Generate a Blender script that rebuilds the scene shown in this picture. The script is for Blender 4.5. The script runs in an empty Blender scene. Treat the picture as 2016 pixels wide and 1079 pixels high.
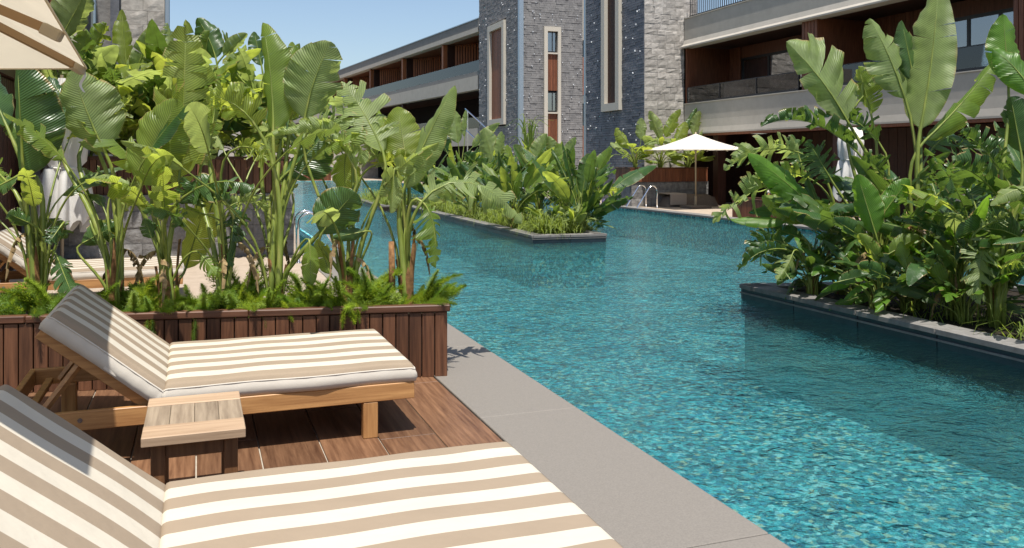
import bpy, bmesh, math, random
from mathutils import Vector, Matrix
C = bpy.context.scene.collection
SC = bpy.context.scene
PI = math.pi
V = Vector
# ------------------------------------------------------------------ camera, light, sky
F, CX, HY, CH = 1700.0, 1008.0, 315.0, 1.6
YAW = math.atan2(618, F)
cs, sn = math.cos(YAW), math.sin(YAW)
cam = bpy.data.cameras.new('camera')
camo = bpy.data.objects.new('camera', cam); C.objects.link(camo)
camo.location = (0, 0, CH); camo.rotation_euler = (PI/2, 0, -YAW)
cam.sensor_width = 36; cam.lens = 36*F/2016; cam.shift_y = -(539.5-HY)/2016
cam.clip_start = .05; cam.clip_end = 3000
SC.camera = camo
SUND = V((.065, .33, -.94)).normalized()          # the way the light travels
sun = bpy.data.lights.new('sun', 'SUN'); sun.energy = 5.0; sun.angle = math.radians(.53); sun.color = (1, .955, .88)
suno = bpy.data.objects.new('sun', sun); C.objects.link(suno)
suno.rotation_euler = SUND.to_track_quat('-Z', 'Y').to_euler(); suno.location = (0, 0, 30)
w = bpy.data.worlds.new('World'); SC.world = w; w.use_nodes = True
sky = w.node_tree.nodes.new('ShaderNodeTexSky'); sky.sky_type = 'NISHITA'; sky.sun_disc = False
sky.sun_elevation = math.asin(-SUND.z); sky.sun_rotation = math.atan2(-SUND.x, -SUND.y)
sky.air_density = 1.0; sky.dust_density = 1.3; sky.ozone_density = 1.3
bg = w.node_tree.nodes['Background']; bg.inputs[1].default_value = .115
w.node_tree.links.new(sky.outputs[0], bg.inputs[0])
SC.view_settings.view_transform = 'Standard'; SC.view_settings.look = 'None'
SC.view_settings.gamma = 1; SC.view_settings.use_curve_mapping = False
SC.view_settings.exposure = .42
SC.render.engine = 'CYCLES'
cy = SC.cycles
cy.use_denoising = True; cy.max_bounces = 9; cy.transparent_max_bounces = 14; cy.transmission_bounces = 6
cy.sample_clamp_indirect = 6; cy.caustics_reflective = False; cy.caustics_refractive = False; cy.blur_glossy = .4
random.seed(4)
R = random.Random(11)

# where a photographed point lies, given one thing known about it
def Q(px, py, t):
    r = (px-CX)/F*t
    return V((r*cs+t*sn, -r*sn+t*cs, CH+(HY-py)/F*t))
def P(px, py, z=0.): return Q(px, py, (CH-z)*F/(py-HY))
def onX(px, py, X): return Q(px, py, X/((px-CX)/F*cs+sn))
def onY(px, py, Y): return Q(px, py, Y/(-(px-CX)/F*sn+cs))
def depth(p): return p[0]*sn+p[1]*cs

# ------------------------------------------------------------------ objects
INV = {}
def link(o, parent=None):
    C.objects.link(o)
    if parent is not None:
        o.parent = parent; o.matrix_parent_inverse = INV.get(parent.name, Matrix())
    return o
def thing(name, label, cat, loc=(0, 0, 0), group=None):
    o = bpy.data.objects.new(name, None); C.objects.link(o); o.location = loc; o.empty_display_size = .1
    INV[o.name] = Matrix.Translation(-V(loc))
    o['label'] = label; o['category'] = cat
    if group: o['group'] = group
    return o
def tag(o, label, cat, group=None):
    o['label'] = label; o['category'] = cat
    if group: o['group'] = group
    return o
def struct(o): o['kind'] = 'structure'; return o
def stuff(o): o['kind'] = 'stuff'; return o
class MB:
    def __init__(s): s.v = []; s.f = []; s.uv = []; s.hasuv = False
    def quad(s, *p):
        n = len(s.v); s.v += [tuple(q) for q in p]; s.f.append(tuple(range(n, n+len(p)))); return s
    def box(s, x0, x1, y0, y1, z0, z1, M=None):
        n = len(s.v)
        p = [(x0,y0,z0),(x1,y0,z0),(x1,y1,z0),(x0,y1,z0),(x0,y0,z1),(x1,y0,z1),(x1,y1,z1),(x0,y1,z1)]
        if M is not None: p = [tuple(M @ V(q)) for q in p]
        s.v += p
        s.f += [tuple(n+i for i in q) for q in ((0,3,2,1),(4,5,6,7),(0,1,5,4),(1,2,6,5),(2,3,7,6),(3,0,4,7))]
        return s
    def prism(s, poly, z0, z1):
        n = len(s.v); k = len(poly)
        s.v += [(p[0], p[1], z0) for p in poly]+[(p[0], p[1], z1) for p in poly]
        s.f.append(tuple(n+i for i in reversed(range(k)))); s.f.append(tuple(n+k+i for i in range(k)))
        for i in range(k): j = (i+1) % k; s.f.append((n+i, n+j, n+k+j, n+k+i))
        return s
    def tube(s, pts, rad, n=8, cap=True):
        pts = [V(p) for p in pts]; b = len(s.v)
        if not isinstance(rad, (list, tuple)): rad = [rad]*len(pts)
        up = V((0, 0, 1)); t0 = (pts[1]-pts[0]).normalized()
        if abs(t0.z) > .9: up = V((1, 0, 0))
        a = t0.cross(up).normalized()
        for i, p in enumerate(pts):
            t = (pts[min(i+1, len(pts)-1)]-pts[max(i-1, 0)]).normalized()
            a = (a-t*a.dot(t)).normalized(); c = t.cross(a)
            for k in range(n):
                th = 2*PI*k/n; s.v.append(tuple(p+(a*math.cos(th)+c*math.sin(th))*rad[i]))
        for i in range(len(pts)-1):
            for k in range(n):
                q = b+i*n; l = (k+1) % n
                s.f.append((q+k, q+l, q+n+l, q+n+k))
        if cap:
            s.f.append(tuple(b+k for k in reversed(range(n)))); e = b+(len(pts)-1)*n; s.f.append(tuple(e+k for k in range(n)))
        return s
    def mesh(s, name, mat, smooth=False, bevel=0):
        me = bpy.data.meshes.new(name); me.from_pydata(s.v, [], s.f)
        if s.hasuv:
            l = me.uv_layers.new(name='UVMap'); flat = []
            for f in s.f:
                for i in f: flat += s.uv[i]
            l.data.foreach_set('uv', flat)
        if bevel:
            bm = bmesh.new(); bm.from_mesh(me)
            bmesh.ops.bevel(bm, geom=bm.edges[:], offset=bevel, segments=1, affect='EDGES', profile=.5)
            bm.to_mesh(me); bm.free()
        if smooth: me.polygons.foreach_set('use_smooth', [True]*len(me.polygons))
        me.materials.append(mat); me.update()
        return me
    def build(s, name, mat, parent=None, smooth=False, bevel=0):
        return link(bpy.data.objects.new(name, s.mesh(name, mat, smooth, bevel)), parent)
_bx = {}
def piece(name, size, mat, parent, loc, rot=(0, 0, 0), bevel=.003):   # a block whose mesh is shared by its twins
    k = (name, tuple(round(a, 3) for a in size), mat.name, bevel)
    if k not in _bx:
        a, b, c = size; _bx[k] = MB().box(-a/2, a/2, -b/2, b/2, -c/2, c/2).mesh(name, mat, False, bevel)
    o = bpy.data.objects.new(name, _bx[k]); o.location = loc; o.rotation_euler = rot
    return link(o, parent)

# ------------------------------------------------------------------ materials
def mat(name): 
    m = bpy.data.materials.new(name); m.use_nodes = True; nt = m.node_tree
    return m, nt, nt.nodes['Principled BSDF'], nt.nodes['Material Output']
def nd(nt, t, **k):
    n = nt.nodes.new('ShaderNode'+t)
    for a, b in k.items():
        if a.startswith('i_'): n.inputs[a[2:].replace('_', ' ')].default_value = b
        else: setattr(n, a, b)
    return n
def L(nt, a, b): nt.links.new(a, b)
def ramp(nt, fac, stops, interp='LINEAR'):
    r = nd(nt, 'ValToRGB'); r.color_ramp.interpolation = interp
    e = r.color_ramp.elements
    while len(e) < len(stops): e.new(.5)
    for i, (p, c) in enumerate(stops): e[i].position = p; e[i].color = (*c, 1)
    L(nt, fac, r.inputs[0]); return r
def coords(nt, scale=(1, 1, 1), kind='Object', rnd=True):
    tc = nd(nt, 'TexCoord'); mp = nd(nt, 'Mapping'); mp.inputs['Scale'].default_value = scale
    L(nt, tc.outputs[kind], mp.inputs[0])
    if rnd:
        oi = nd(nt, 'ObjectInfo'); mu = nd(nt, 'Math', operation='MULTIPLY'); mu.inputs[1].default_value = 37.
        L(nt, oi.outputs['Random'], mu.inputs[0]); L(nt, mu.outputs[0], mp.inputs['Location'])
    return mp.outputs[0]
def bump(nt, h, strength, dist, bsdf):
    b = nd(nt, 'Bump', i_Strength=strength, i_Distance=dist); L(nt, h, b.inputs['Height'])
    L(nt, b.outputs[0], bsdf.inputs['Normal']); return b
def wood(name, dark, light, axis=2, rough=.55, var=.35, spec=.35):
    m, nt, b, out = mat(name)
    sc = [38, 38, 38]; sc[axis] = 2.2
    co = coords(nt, sc)
    n = nd(nt, 'TexNoise', i_Scale=1., i_Detail=6., i_Roughness=.6, i_Distortion=.25); L(nt, co, n.inputs[0])
    r = ramp(nt, n.outputs[0], [(.3, dark), (.72, light)])
    oi = nd(nt, 'ObjectInfo'); mr = nd(nt, 'MapRange'); mr.inputs[3].default_value = 1-var; mr.inputs[4].default_value = 1+var
    L(nt, oi.outputs['Random'], mr.inputs[0])
    hs = nd(nt, 'HueSaturation'); L(nt, mr.outputs[0], hs.inputs['Value']); L(nt, r.outputs[0], hs.inputs['Color'])
    L(nt, hs.outputs[0], b.inputs['Base Color']); b.inputs['Roughness'].default_value = rough
    b.inputs['Specular IOR Level'].default_value = spec
    bump(nt, n.outputs[0], .35, .004, b); return m
def rough(name, c1, c2, scale=6, r=.75, bs=.3, bd=.01, det=8, rnd=True, spec=.3, var=0.):
    m, nt, b, out = mat(name)
    co = coords(nt, (1, 1, 1), rnd=rnd)
    n = nd(nt, 'TexNoise', i_Scale=scale, i_Detail=float(det), i_Roughness=.65); L(nt, co, n.inputs[0])
    rr = ramp(nt, n.outputs[0], [(.32, c1), (.68, c2)]); col = rr.outputs[0]
    if var:
        oi = nd(nt, 'ObjectInfo'); mr = nd(nt, 'MapRange'); mr.inputs[3].default_value = 1-var; mr.inputs[4].default_value = 1+var
        L(nt, oi.outputs['Random'], mr.inputs[0])
        hs = nd(nt, 'HueSaturation'); L(nt, mr.outputs[0], hs.inputs['Value']); L(nt, col, hs.inputs['Color']); col = hs.outputs[0]
    L(nt, col, b.inputs['Base Color']); b.inputs['Roughness'].default_value = r; b.inputs['Specular IOR Level'].default_value = spec
    bump(nt, n.outputs[0], bs, bd, b); return m
def plain(name, c, r=.5, metal=0., spec=.5):
    m, nt, b, out = mat(name); b.inputs['Base Color'].default_value = (*c, 1); b.inputs['Roughness'].default_value = r
    b.inputs['Metallic'].default_value = metal; b.inputs['Specular IOR Level'].default_value = spec; return m

M_planter = wood('planter_wood', (.055, .022, .011), (.165, .072, .036), 2, .5)
M_planterX = wood('planter_cap_wood', (.050, .020, .011), (.135, .060, .033), 0, .5)
M_teak = wood('teak', (.27, .125, .045), (.50, .27, .105), 0, .45, .12)
M_teakZ = wood('teak_upright', (.27, .125, .045), (.48, .26, .10), 2, .45, .12)
M_table = wood('weathered_teak', (.19, .14, .095), (.37, .29, .205), 1, .65, .18)
M_tableX = wood('weathered_teak_end', (.30, .20, .125), (.47, .335, .22), 0, .65, .1)
M_tleg = wood('dark_teak', (.10, .045, .018), (.21, .10, .042), 2, .6, .1)
M_plank = wood('deck_wood', (.085, .038, .019), (.225, .118, .062), 1, .48, .22)
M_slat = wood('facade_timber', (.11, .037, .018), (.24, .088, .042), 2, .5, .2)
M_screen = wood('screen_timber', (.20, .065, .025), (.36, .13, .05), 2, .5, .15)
M_darkw = wood('shade_darkened_timber', (.030, .011, .007), (.065, .025, .015), 2, .55, .2)  # timber darkened in its colour for the shade in recesses and under overhangs
M_coping = rough('coping_stone', (.172, .155, .134), (.222, .200, .173), 130, .62, .10, .0015, 3, False, .35)
M_grout = rough('light_grout', (.36, .31, .25), (.45, .40, .33), 20, .9, .1, .002)
M_ground = rough('ground', (.10, .08, .06), (.16, .13, .10), 3, .95, .5, .03, 8, False)
M_paving = rough('paving', (.34, .27, .205), (.43, .35, .275), 5, .8, .1, .003, 8, False)
M_curb = rough('dark_curb_tile', (.020, .028, .040), (.035, .046, .060), 8, .3, .05, .002, 6, True, .5, .12)
M_curbtop = rough('curb_top_stone', (.15, .14, .13), (.22, .21, .20), 12, .7, .1, .003, 10, True, .3, .08)
M_soil = rough('soil', (.012, .009, .006), (.035, .025, .016), 24, .95, .8, .03, 8, False)
M_stone = rough('rough_stone', (.28, .257, .232), (.48, .447, .408), 5.5, .9, .7, .022, 12, True, .15, .2)
M_wallst = rough('wall_stone', (.12, .118, .116), (.27, .262, .255), 7, .85, .9, .035, 12, True, .2, .2)
M_ledge = rough('ledge_stone', (.15, .148, .15), (.27, .262, .256), 3.2, .8, .8, .03, 12, False, .3)
M_ledged = rough('shade_tinted_ledge_stone', (.085, .09, .108), (.175, .18, .20), 2.0, .6, .8, .03, 12, False, .4)  # darker, bluer tone carries the shade on the right tower's pool side
M_render = rough('grey_render', (.38, .35, .30), (.44, .405, .35), 2.5, .8, .05, .003, 8, False, .2)
M_roofr = rough('dark_grey_render', (.18, .178, .17), (.215, .212, .20), 2.5, .8, .05, .003, 8, False, .2)
M_frame = plain('stone_window_frame', (.50, .46, .39), .7, 0, .3)
M_trim = plain('steel_corner_trim', (.36, .42, .47), .35, .6)
M_black = plain('black_metal', (.018, .018, .02), .4)
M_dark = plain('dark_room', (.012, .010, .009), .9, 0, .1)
M_steel = plain('polished_steel', (.75, .76, .78), .12, 1.)
M_clip = plain('white_clip', (.85, .87, .9), .2, .3)
M_pole = plain('tan_pole', (.34, .27, .17), .45)
M_rib = plain('wooden_rib', (.28, .17, .075), .5)
M_curtain = rough('grey_curtain', (.16, .19, .19), (.26, .29, .28), 3, .9, .1, .005)
M_brownfab = rough('brown_cover', (.11, .085, .065), (.16, .125, .10), 30, .9, .2, .003)
M_towel = rough('taupe_towel', (.30, .25, .20), (.36, .30, .25), 60, .95, .3, .003)
M_purple = plain('purple_cushion', (.13, .11, .20), .8, 0, .2)
M_dry = rough('dry_sheath', (.10, .045, .018), (.34, .18, .075), 30, .85, .4, .004)
M_dryleaf = rough('dry_leaf', (.16, .10, .045), (.36, .26, .13), 25, .85, .4, .004)
M_dryhead = rough('dry_straw', (.42, .28, .13), (.62, .45, .24), 30, .85, .3, .003)

def fabric(name, col, trans=.35):
    m, nt, b, out = mat(name)
    co = coords(nt, (1, 1, 1)); n = nd(nt, 'TexNoise', i_Scale=3.5, i_Detail=5.); L(nt, co, n.inputs[0])
    n2 = nd(nt, 'TexNoise', i_Scale=420., i_Detail=2.); L(nt, co, n2.inputs[0])
    r = ramp(nt, n.outputs[0], [(.3, tuple(c*.9 for c in col)), (.7, col)]); L(nt, r.outputs[0], b.inputs['Base Color'])
    b.inputs['Roughness'].default_value = .9; b.inputs['Specular IOR Level'].default_value = .15
    ad = nd(nt, 'Math', operation='MULTIPLY_ADD'); ad.inputs[1].default_value = .06; L(nt, n2.outputs[0], ad.inputs[0]); L(nt, n.outputs[0], ad.inputs[2])
    bump(nt, ad.outputs[0], .25, .03, b)
    if trans:
        t = nd(nt, 'BsdfTranslucent'); L(nt, r.outputs[0], t.inputs[0]); mx = nd(nt, 'MixShader'); mx.inputs[0].default_value = trans
        L(nt, b.outputs[0], mx.inputs[1]); L(nt, t.outputs[0], mx.inputs[2]); L(nt, mx.outputs[0], out.inputs[0])
    return m
M_canopy = fabric('beige_canopy', (.70, .63, .49), .5)
M_canopyw = fabric('cream_canopy', (.84, .79, .69), .3)
M_white = fabric('white_canvas', (.76, .74, .70), .2)
M_side = fabric('mattress_side', (.56, .515, .445), 0)
def stripes(name, n, light, dark):
    m, nt, b, out = mat(name)
    uv = nd(nt, 'UVMap'); sx = nd(nt, 'SeparateXYZ'); L(nt, uv.outputs[0], sx.inputs[0])
    co = coords(nt, (1, 1, 1)); nz = nd(nt, 'TexNoise', i_Scale=4., i_Detail=5.); L(nt, co, nz.inputs[0])
    mu = nd(nt, 'Math', operation='MULTIPLY'); mu.inputs[1].default_value = n/2; L(nt, sx.outputs[1], mu.inputs[0])
    fr = nd(nt, 'Math', operation='FRACT'); L(nt, mu.outputs[0], fr.inputs[0])
    r = ramp(nt, fr.outputs[0], [(0, dark), (.497, dark), (.503, light), (.994, light)])
    hs = nd(nt, 'HueSaturation'); mr = nd(nt, 'MapRange'); mr.inputs[3].default_value = .9; mr.inputs[4].default_value = 1.07
    L(nt, nz.outputs[0], mr.inputs[0]); L(nt, mr.outputs[0], hs.inputs['Value']); L(nt, r.outputs[0], hs.inputs['Color'])
    L(nt, hs.outputs[0], b.inputs['Base Color']); b.inputs['Roughness'].default_value = .85; b.inputs['Specular IOR Level'].default_value = .2
    n2 = nd(nt, 'TexNoise', i_Scale=9., i_Detail=3.); L(nt, co, n2.inputs[0]); bump(nt, n2.outputs[0], .22, .03, b); return m
M_stripe = stripes('striped_canvas', 11, (.535, .487, .40), (.29, .227, .162))

def leafmat(name, cols, tcol, trans, rgh=.38, edge=True):
    m, nt, b, out = mat(name)
    uv = nd(nt, 'UVMap'); sx = nd(nt, 'SeparateXYZ'); L(nt, uv.outputs[0], sx.inputs[0])
    av = nd(nt, 'Math', operation='SUBTRACT'); L(nt, sx.outputs[1], av.inputs[0]); av.inputs[1].default_value = .5
    ab = nd(nt, 'Math', operation='ABSOLUTE'); L(nt, av.outputs[0], ab.inputs[0])
    sk = nd(nt, 'Math', operation='MULTIPLY_ADD'); L(nt, ab.outputs[0], sk.inputs[0]); sk.inputs[1].default_value = -.14; L(nt, sx.outputs[0], sk.inputs[2])
    wv = nd(nt, 'Math', operation='MULTIPLY'); L(nt, sk.outputs[0], wv.inputs[0]); wv.inputs[1].default_value = 340.
    co = coords(nt, (1, 1, 1)); nz = nd(nt, 'TexNoise', i_Scale=7., i_Detail=4.); L(nt, co, nz.inputs[0])
    wa = nd(nt, 'Math', operation='MULTIPLY_ADD'); L(nt, nz.outputs[0], wa.inputs[0]); wa.inputs[1].default_value = 7.; L(nt, wv.outputs[0], wa.inputs[2])
    si = nd(nt, 'Math', operation='SINE'); L(nt, wa.outputs[0], si.inputs[0])
    oi = nd(nt, 'ObjectInfo')
    rc = ramp(nt, oi.outputs['Random'], [(i/(len(cols)-1), c) for i, c in enumerate(cols)])
    # vein and blotch tint
    mr = nd(nt, 'MapRange'); mr.inputs[1].default_value = -1; mr.inputs[3].default_value = .76; mr.inputs[4].default_value = 1.24; L(nt, si.outputs[0], mr.inputs[0])
    m2 = nd(nt, 'MapRange'); m2.inputs[1].default_value = .25; m2.inputs[2].default_value = .75; m2.inputs[3].default_value = .72; m2.inputs[4].default_value = 1.28; L(nt, nz.outputs[0], m2.inputs[0])
    mm = nd(nt, 'Math', operation='MULTIPLY'); L(nt, mr.outputs[0], mm.inputs[0]); L(nt, m2.outputs[0], mm.inputs[1])
    hs = nd(nt, 'HueSaturation'); L(nt, mm.outputs[0], hs.inputs['Value']); L(nt, rc.outputs[0], hs.inputs['Color'])
    col = hs.outputs[0]
    if edge:
        ed = nd(nt, 'Math', operation='MULTIPLY_ADD'); L(nt, nz.outputs[0], ed.inputs[0]); ed.inputs[1].default_value = .21; L(nt, ab.outputs[0], ed.inputs[2])
        er = nd(nt, 'MapRange'); er.inputs[1].default_value = .575; er.inputs[2].default_value = .60; L(nt, ed.outputs[0], er.inputs[0])
        mx = nd(nt, 'MixRGB'); L(nt, er.outputs[0], mx.inputs[0]); L(nt, col, mx.inputs[1]); mx.inputs[2].default_value = (.30, .22, .085, 1); col = mx.outputs[0]
    L(nt, col, b.inputs['Base Color']); b.inputs['Roughness'].default_value = rgh; b.inputs['Specular IOR Level'].default_value = .55
    bump(nt, si.outputs[0], .40, .005, b)
    t = nd(nt, 'BsdfTranslucent'); mt = nd(nt, 'MixRGB', blend_type='MULTIPLY'); mt.inputs[0].default_value = 1
    L(nt, mm.outputs[0], mt.inputs[1]); mt.inputs[2].default_value = (*tcol, 1); L(nt, mt.outputs[0], t.inputs[0])
    ms = nd(nt, 'MixShader'); ms.inputs[0].default_value = trans
    L(nt, b.outputs[0], ms.inputs[1]); L(nt, t.outputs[0], ms.inputs[2]); L(nt, ms.outputs[0], out.inputs[0])
    return m
M_leaf = leafmat('banana_leaf', [(.105, .185, .030), (.135, .215, .038), (.175, .24, .045), (.12, .195, .04)], (.62, .72, .09), .48)
M_leafy = leafmat('yellow_green_leaf', [(.165, .225, .035), (.19, .24, .04), (.145, .205, .035)], (.66, .74, .09), .46)
M_leafd = leafmat('deep_green_leaf', [(.030, .082, .022), (.045, .10, .025), (.065, .12, .028), (.036, .088, .022)], (.24, .38, .05), .30, .32)
M_leafp = leafmat('pale_green_leaf', [(.19, .25, .09), (.22, .28, .095), (.165, .225, .07)], (.58, .70, .16), .42, .45)
M_lime = leafmat('lime_leaf', [(.085, .19, .022), (.11, .215, .026)], (.36, .64, .05), .42, .35)
M_fern = leafmat('fern_green', [(.12, .235, .022), (.27, .37, .035), (.075, .165, .018), (.23, .335, .03)], (.60, .72, .06), .42, .5, False)
M_grass = leafmat('strap_grass', [(.12, .20, .03), (.17, .24, .04), (.21, .25, .06)], (.40, .50, .07), .4, .45, False)
def stalkmat():
    m, nt, b, out = mat('stalk')
    co = coords(nt, (30, 30, 4)); n = nd(nt, 'TexNoise', i_Scale=1., i_Detail=4.); L(nt, co, n.inputs[0])
    r = ramp(nt, n.outputs[0], [(.28, (.10, .14, .022)), (.52, (.20, .25, .045)), (.75, (.30, .30, .08))])
    L(nt, r.outputs[0], b.inputs['Base Color']); b.inputs['Roughness'].default_value = .42
    b.inputs['Subsurface Weight'].default_value = 0; return m
M_stalk = stalkmat()
def glassmat(name, tint, refl, rgh=.01):
    m, nt, b, out = mat(name)
    t = nd(nt, 'BsdfTransparent'); t.inputs[0].default_value = (*tint, 1)
    g = nd(nt, 'BsdfGlossy', i_Roughness=rgh); lw = nd(nt, 'Fresnel', i_IOR=1.5)
    ad = nd(nt, 'Math', operation='ADD'); ad.inputs[1].default_value = refl; ad.use_clamp = True; L(nt, lw.outputs[0], ad.inputs[0])
    mx = nd(nt, 'MixShader'); L(nt, ad.outputs[0], mx.inputs[0]); L(nt, t.outputs[0], mx.inputs[1]); L(nt, g.outputs[0], mx.inputs[2])
    L(nt, mx.outputs[0], out.inputs[0]); return m
M_glass = glassmat('balustrade_glass', (.72, .80, .84), .06)
M_pane = glassmat('window_glass', (.45, .50, .52), .34)
def poolmat():
    m, nt, b, out = mat('mosaic_with_painted_caustics')
    co = coords(nt, (1, 1, 1), rnd=False)
    nz = nd(nt, 'TexNoise', i_Scale=14., i_Detail=3.); L(nt, co, nz.inputs[0])
    vm = nd(nt, 'VectorMath', operation='MULTIPLY_ADD'); L(nt, nz.outputs[1], vm.inputs[0]); vm.inputs[1].default_value = (.05, .05, .05); L(nt, co, vm.inputs[2])
    v = nd(nt, 'TexVoronoi', i_Scale=23., distance='CHEBYCHEV'); L(nt, vm.outputs[0], v.inputs['Vector'])
    sx = nd(nt, 'SeparateXYZ'); L(nt, v.outputs['Color'], sx.inputs[0])
    r = ramp(nt, sx.outputs[0], [(0, (.006, .045, .075)), (.24, (.022, .22, .27)), (.40, (.05, .44, .50)), (.54, (.14, .68, .73)), (.71, (.46, .93, .93)), (.81, (.02, .20, .37)), (.93, (.72, .82, .50))], 'CONSTANT')  # mixed tile colours; the palest and darkest cells also paint in caustic brightness
    n2 = nd(nt, 'TexNoise', i_Scale=1.3, i_Detail=3.); L(nt, co, n2.inputs[0])
    hs = nd(nt, 'HueSaturation'); mr = nd(nt, 'MapRange'); mr.inputs[1].default_value = .3; mr.inputs[2].default_value = .7; mr.inputs[3].default_value = .75; mr.inputs[4].default_value = 1.2
    L(nt, n2.outputs[0], mr.inputs[0]); L(nt, mr.outputs[0], hs.inputs['Value']); L(nt, r.outputs[0], hs.inputs['Color'])
    L(nt, hs.outputs[0], b.inputs['Base Color']); b.inputs['Roughness'].default_value = .5; return m
M_pool = poolmat()
def watermat():
    m, nt, b, out = mat('pool_water')
    hs = []
    for sc, st, amp, det in (((1, 1, 1), 2.1, 1., 2), ((1.0, 1.5, 1), 6.5, .55, 3), ((1.2, 1, 1), 15., .22, 1)):
        co = coords(nt, sc, rnd=False); n = nd(nt, 'TexNoise', i_Scale=st, i_Detail=float(det), i_Roughness=.55, i_Distortion=.9); L(nt, co, n.inputs[0])
        mu = nd(nt, 'Math', operation='MULTIPLY'); L(nt, n.outputs[0], mu.inputs[0]); mu.inputs[1].default_value = amp; hs.append(mu)
    a1 = nd(nt, 'Math', operation='ADD'); L(nt, hs[0].outputs[0], a1.inputs[0]); L(nt, hs[1].outputs[0], a1.inputs[1])
    a2 = nd(nt, 'Math', operation='ADD'); L(nt, a1.outputs[0], a2.inputs[0]); L(nt, hs[2].outputs[0], a2.inputs[1])
    bp = nd(nt, 'Bump', i_Strength=1., i_Distance=.05); L(nt, a2.outputs[0], bp.inputs['Height'])
    rf = nd(nt, 'BsdfRefraction', i_IOR=1.33, i_Roughness=.0); rf.inputs[0].default_value = (.74, .98, 1, 1); L(nt, bp.outputs[0], rf.inputs['Normal'])
    tr = nd(nt, 'BsdfTransparent'); tr.inputs[0].default_value = (.84, .99, 1, 1)
    m1 = nd(nt, 'MixShader'); m1.inputs[0].default_value = .46; L(nt, rf.outputs[0], m1.inputs[1]); L(nt, tr.outputs[0], m1.inputs[2])
    gl = nd(nt, 'BsdfGlossy', i_Roughness=.03); L(nt, bp.outputs[0], gl.inputs['Normal'])
    fr = nd(nt, 'Fresnel', i_IOR=1.33); L(nt, bp.outputs[0], fr.inputs['Normal'])
    m2 = nd(nt, 'MixShader'); L(nt, fr.outputs[0], m2.inputs[0]); L(nt, m1.outputs[0], m2.inputs[1]); L(nt, gl.outputs[0], m2.inputs[2])
    L(nt, m2.outputs[0], out.inputs[0]); return m
M_water = watermat()

# ------------------------------------------------------------------ ground, pool, decks
struct(MB().box(-400, 400, -60, 900, -2.4, -2.2).build('ground', M_ground))
ZW = -.05                                                            # water level
struct(MB().box(-3, 13.45, -8, 69, -1.65, -1.0).build('pool_floor', M_pool))
struct(MB().quad((2.2, -6, ZW), (13.42, -6, ZW), (13.42, 67.8, ZW), (2.0, 67.8, ZW)).build('water', M_water))
MB_w = MB()
for q in ((2.24, 2.30, -6, 67.8), (13.40, 13.45, -6, 67.8)): MB_w.box(*q, -1.4, -.03)
MB_w.box(2, 13.4, 67.75, 67.9, -1.4, -.03)
struct(MB_w.build('pool_wall', M_pool))
# left side: screed under planks and coping, paving behind the planter
struct(MB().box(-14, 1.64, -3, 7.0, -1.5, -.012).build('deck_base', M_grout))
deck = struct(bpy.data.objects.new('deck', None)); C.objects.link(deck)
for i in range(12):
    x1 = 1.635-.003-i*.329; y = 7.0; first = (.95, 2.1, 1.4, .62, 1.85, 1.2)[i % 6]
    while y > .2:
        ln = first if y == 7.0 else 2.4
        piece('plank', (.321, ln-.007, .03), M_plank, deck, (x1-.1615, y-ln/2, -.015), bevel=.002); y -= ln
coping = struct(bpy.data.objects.new('coping', None)); C.objects.link(coping)
y0 = 15.1
for y1 in (13.1, 11.1, 9.1, 7.1, 5.1, 3.1, 1.1, -.9):
    o = piece('slab', (.655, y0-y1-.009, .16), M_coping, coping, (1.64+.005+.3275, (y0+y1)/2, -.078), bevel=.004); y0 = y1
struct(MB().box(1.66, 2.26, -2, 15.1, -1.5, -.165).build('coping_base', M_curb))
struct(MB().box(-14, 1.64, 7.01, 15.05, -1.5, -.004).build('paving', M_paving))
struct(MB().box(-14, 1.66, 15.05, 60, -1.5, -.02).build('rear_paving', M_paving))
struct(MB().prism([(13.42, -6), (17.3, -6), (17.3, 70), (13.42, 70)], -1.5, -.004).build('far_deck', M_paving))
fc = struct(bpy.data.objects.new('far_coping', None)); C.objects.link(fc)
for i in range(22):
    piece('slab', (.42, 1.6-.006, .06), M_curbtop, fc, (13.42+.16, 6+i*1.6, -.006+.012), bevel=.004)
struct(MB().box(-14, 60, 67.9, 100, -1.5, 0).build('end_deck', M_paving))
struct(MB().box(17.3, 60, -20, 100, -1.5, -.01).build('building_ground', M_paving))

# ------------------------------------------------------------------ stonework helpers
_st = {}
def stone(par, size, M, loc, m, k):
    key = (tuple(round(a/.02)*.02 for a in size), m.name, k)
    if key not in _st:
        r = random.Random(hash(key) % 9999); a, b, c = size
        mb = MB(); n = 3
        vs = {}
        for i in range(n+1):
            for j in range(n+1):
                ed = i in (0, n) or j in (0, n)
                d = (-b/2+.006) if ed else -b/2+r.uniform(-.008, .006)
                vs[i, j] = len(mb.v); mb.v.append((-a/2+a*i/n+(0 if i in (0, n) else r.uniform(-.02, .02)), d, -c/2+c*j/n))
        for i in range(n):
            for j in range(n): mb.f.append((vs[i, j], vs[i+1, j], vs[i+1, j+1], vs[i, j+1]))
        e = [len(mb.v)+q for q in range(4)]; mb.v += [(-a/2, b/2, -c/2), (a/2, b/2, -c/2), (a/2, b/2, c/2), (-a/2, b/2, c/2)]
        bt = [vs[i, 0] for i in range(n+1)]; tp = [vs[i, n] for i in range(n+1)]; lf = [vs[0, j] for j in range(n+1)]; rt = [vs[n, j] for j in range(n+1)]
        mb.f += [tuple(reversed(bt))+(e[0], e[1]), tuple(tp)+(e[2], e[3]), tuple(lf)+(e[3], e[0]), tuple(reversed(rt))+(e[1], e[2])]
        _st[key] = mb.mesh('stone', m)
    o = bpy.data.objects.new('stone', _st[key]); o.location = loc; o.rotation_euler = (0, 0, M); return link(o, par)
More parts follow.
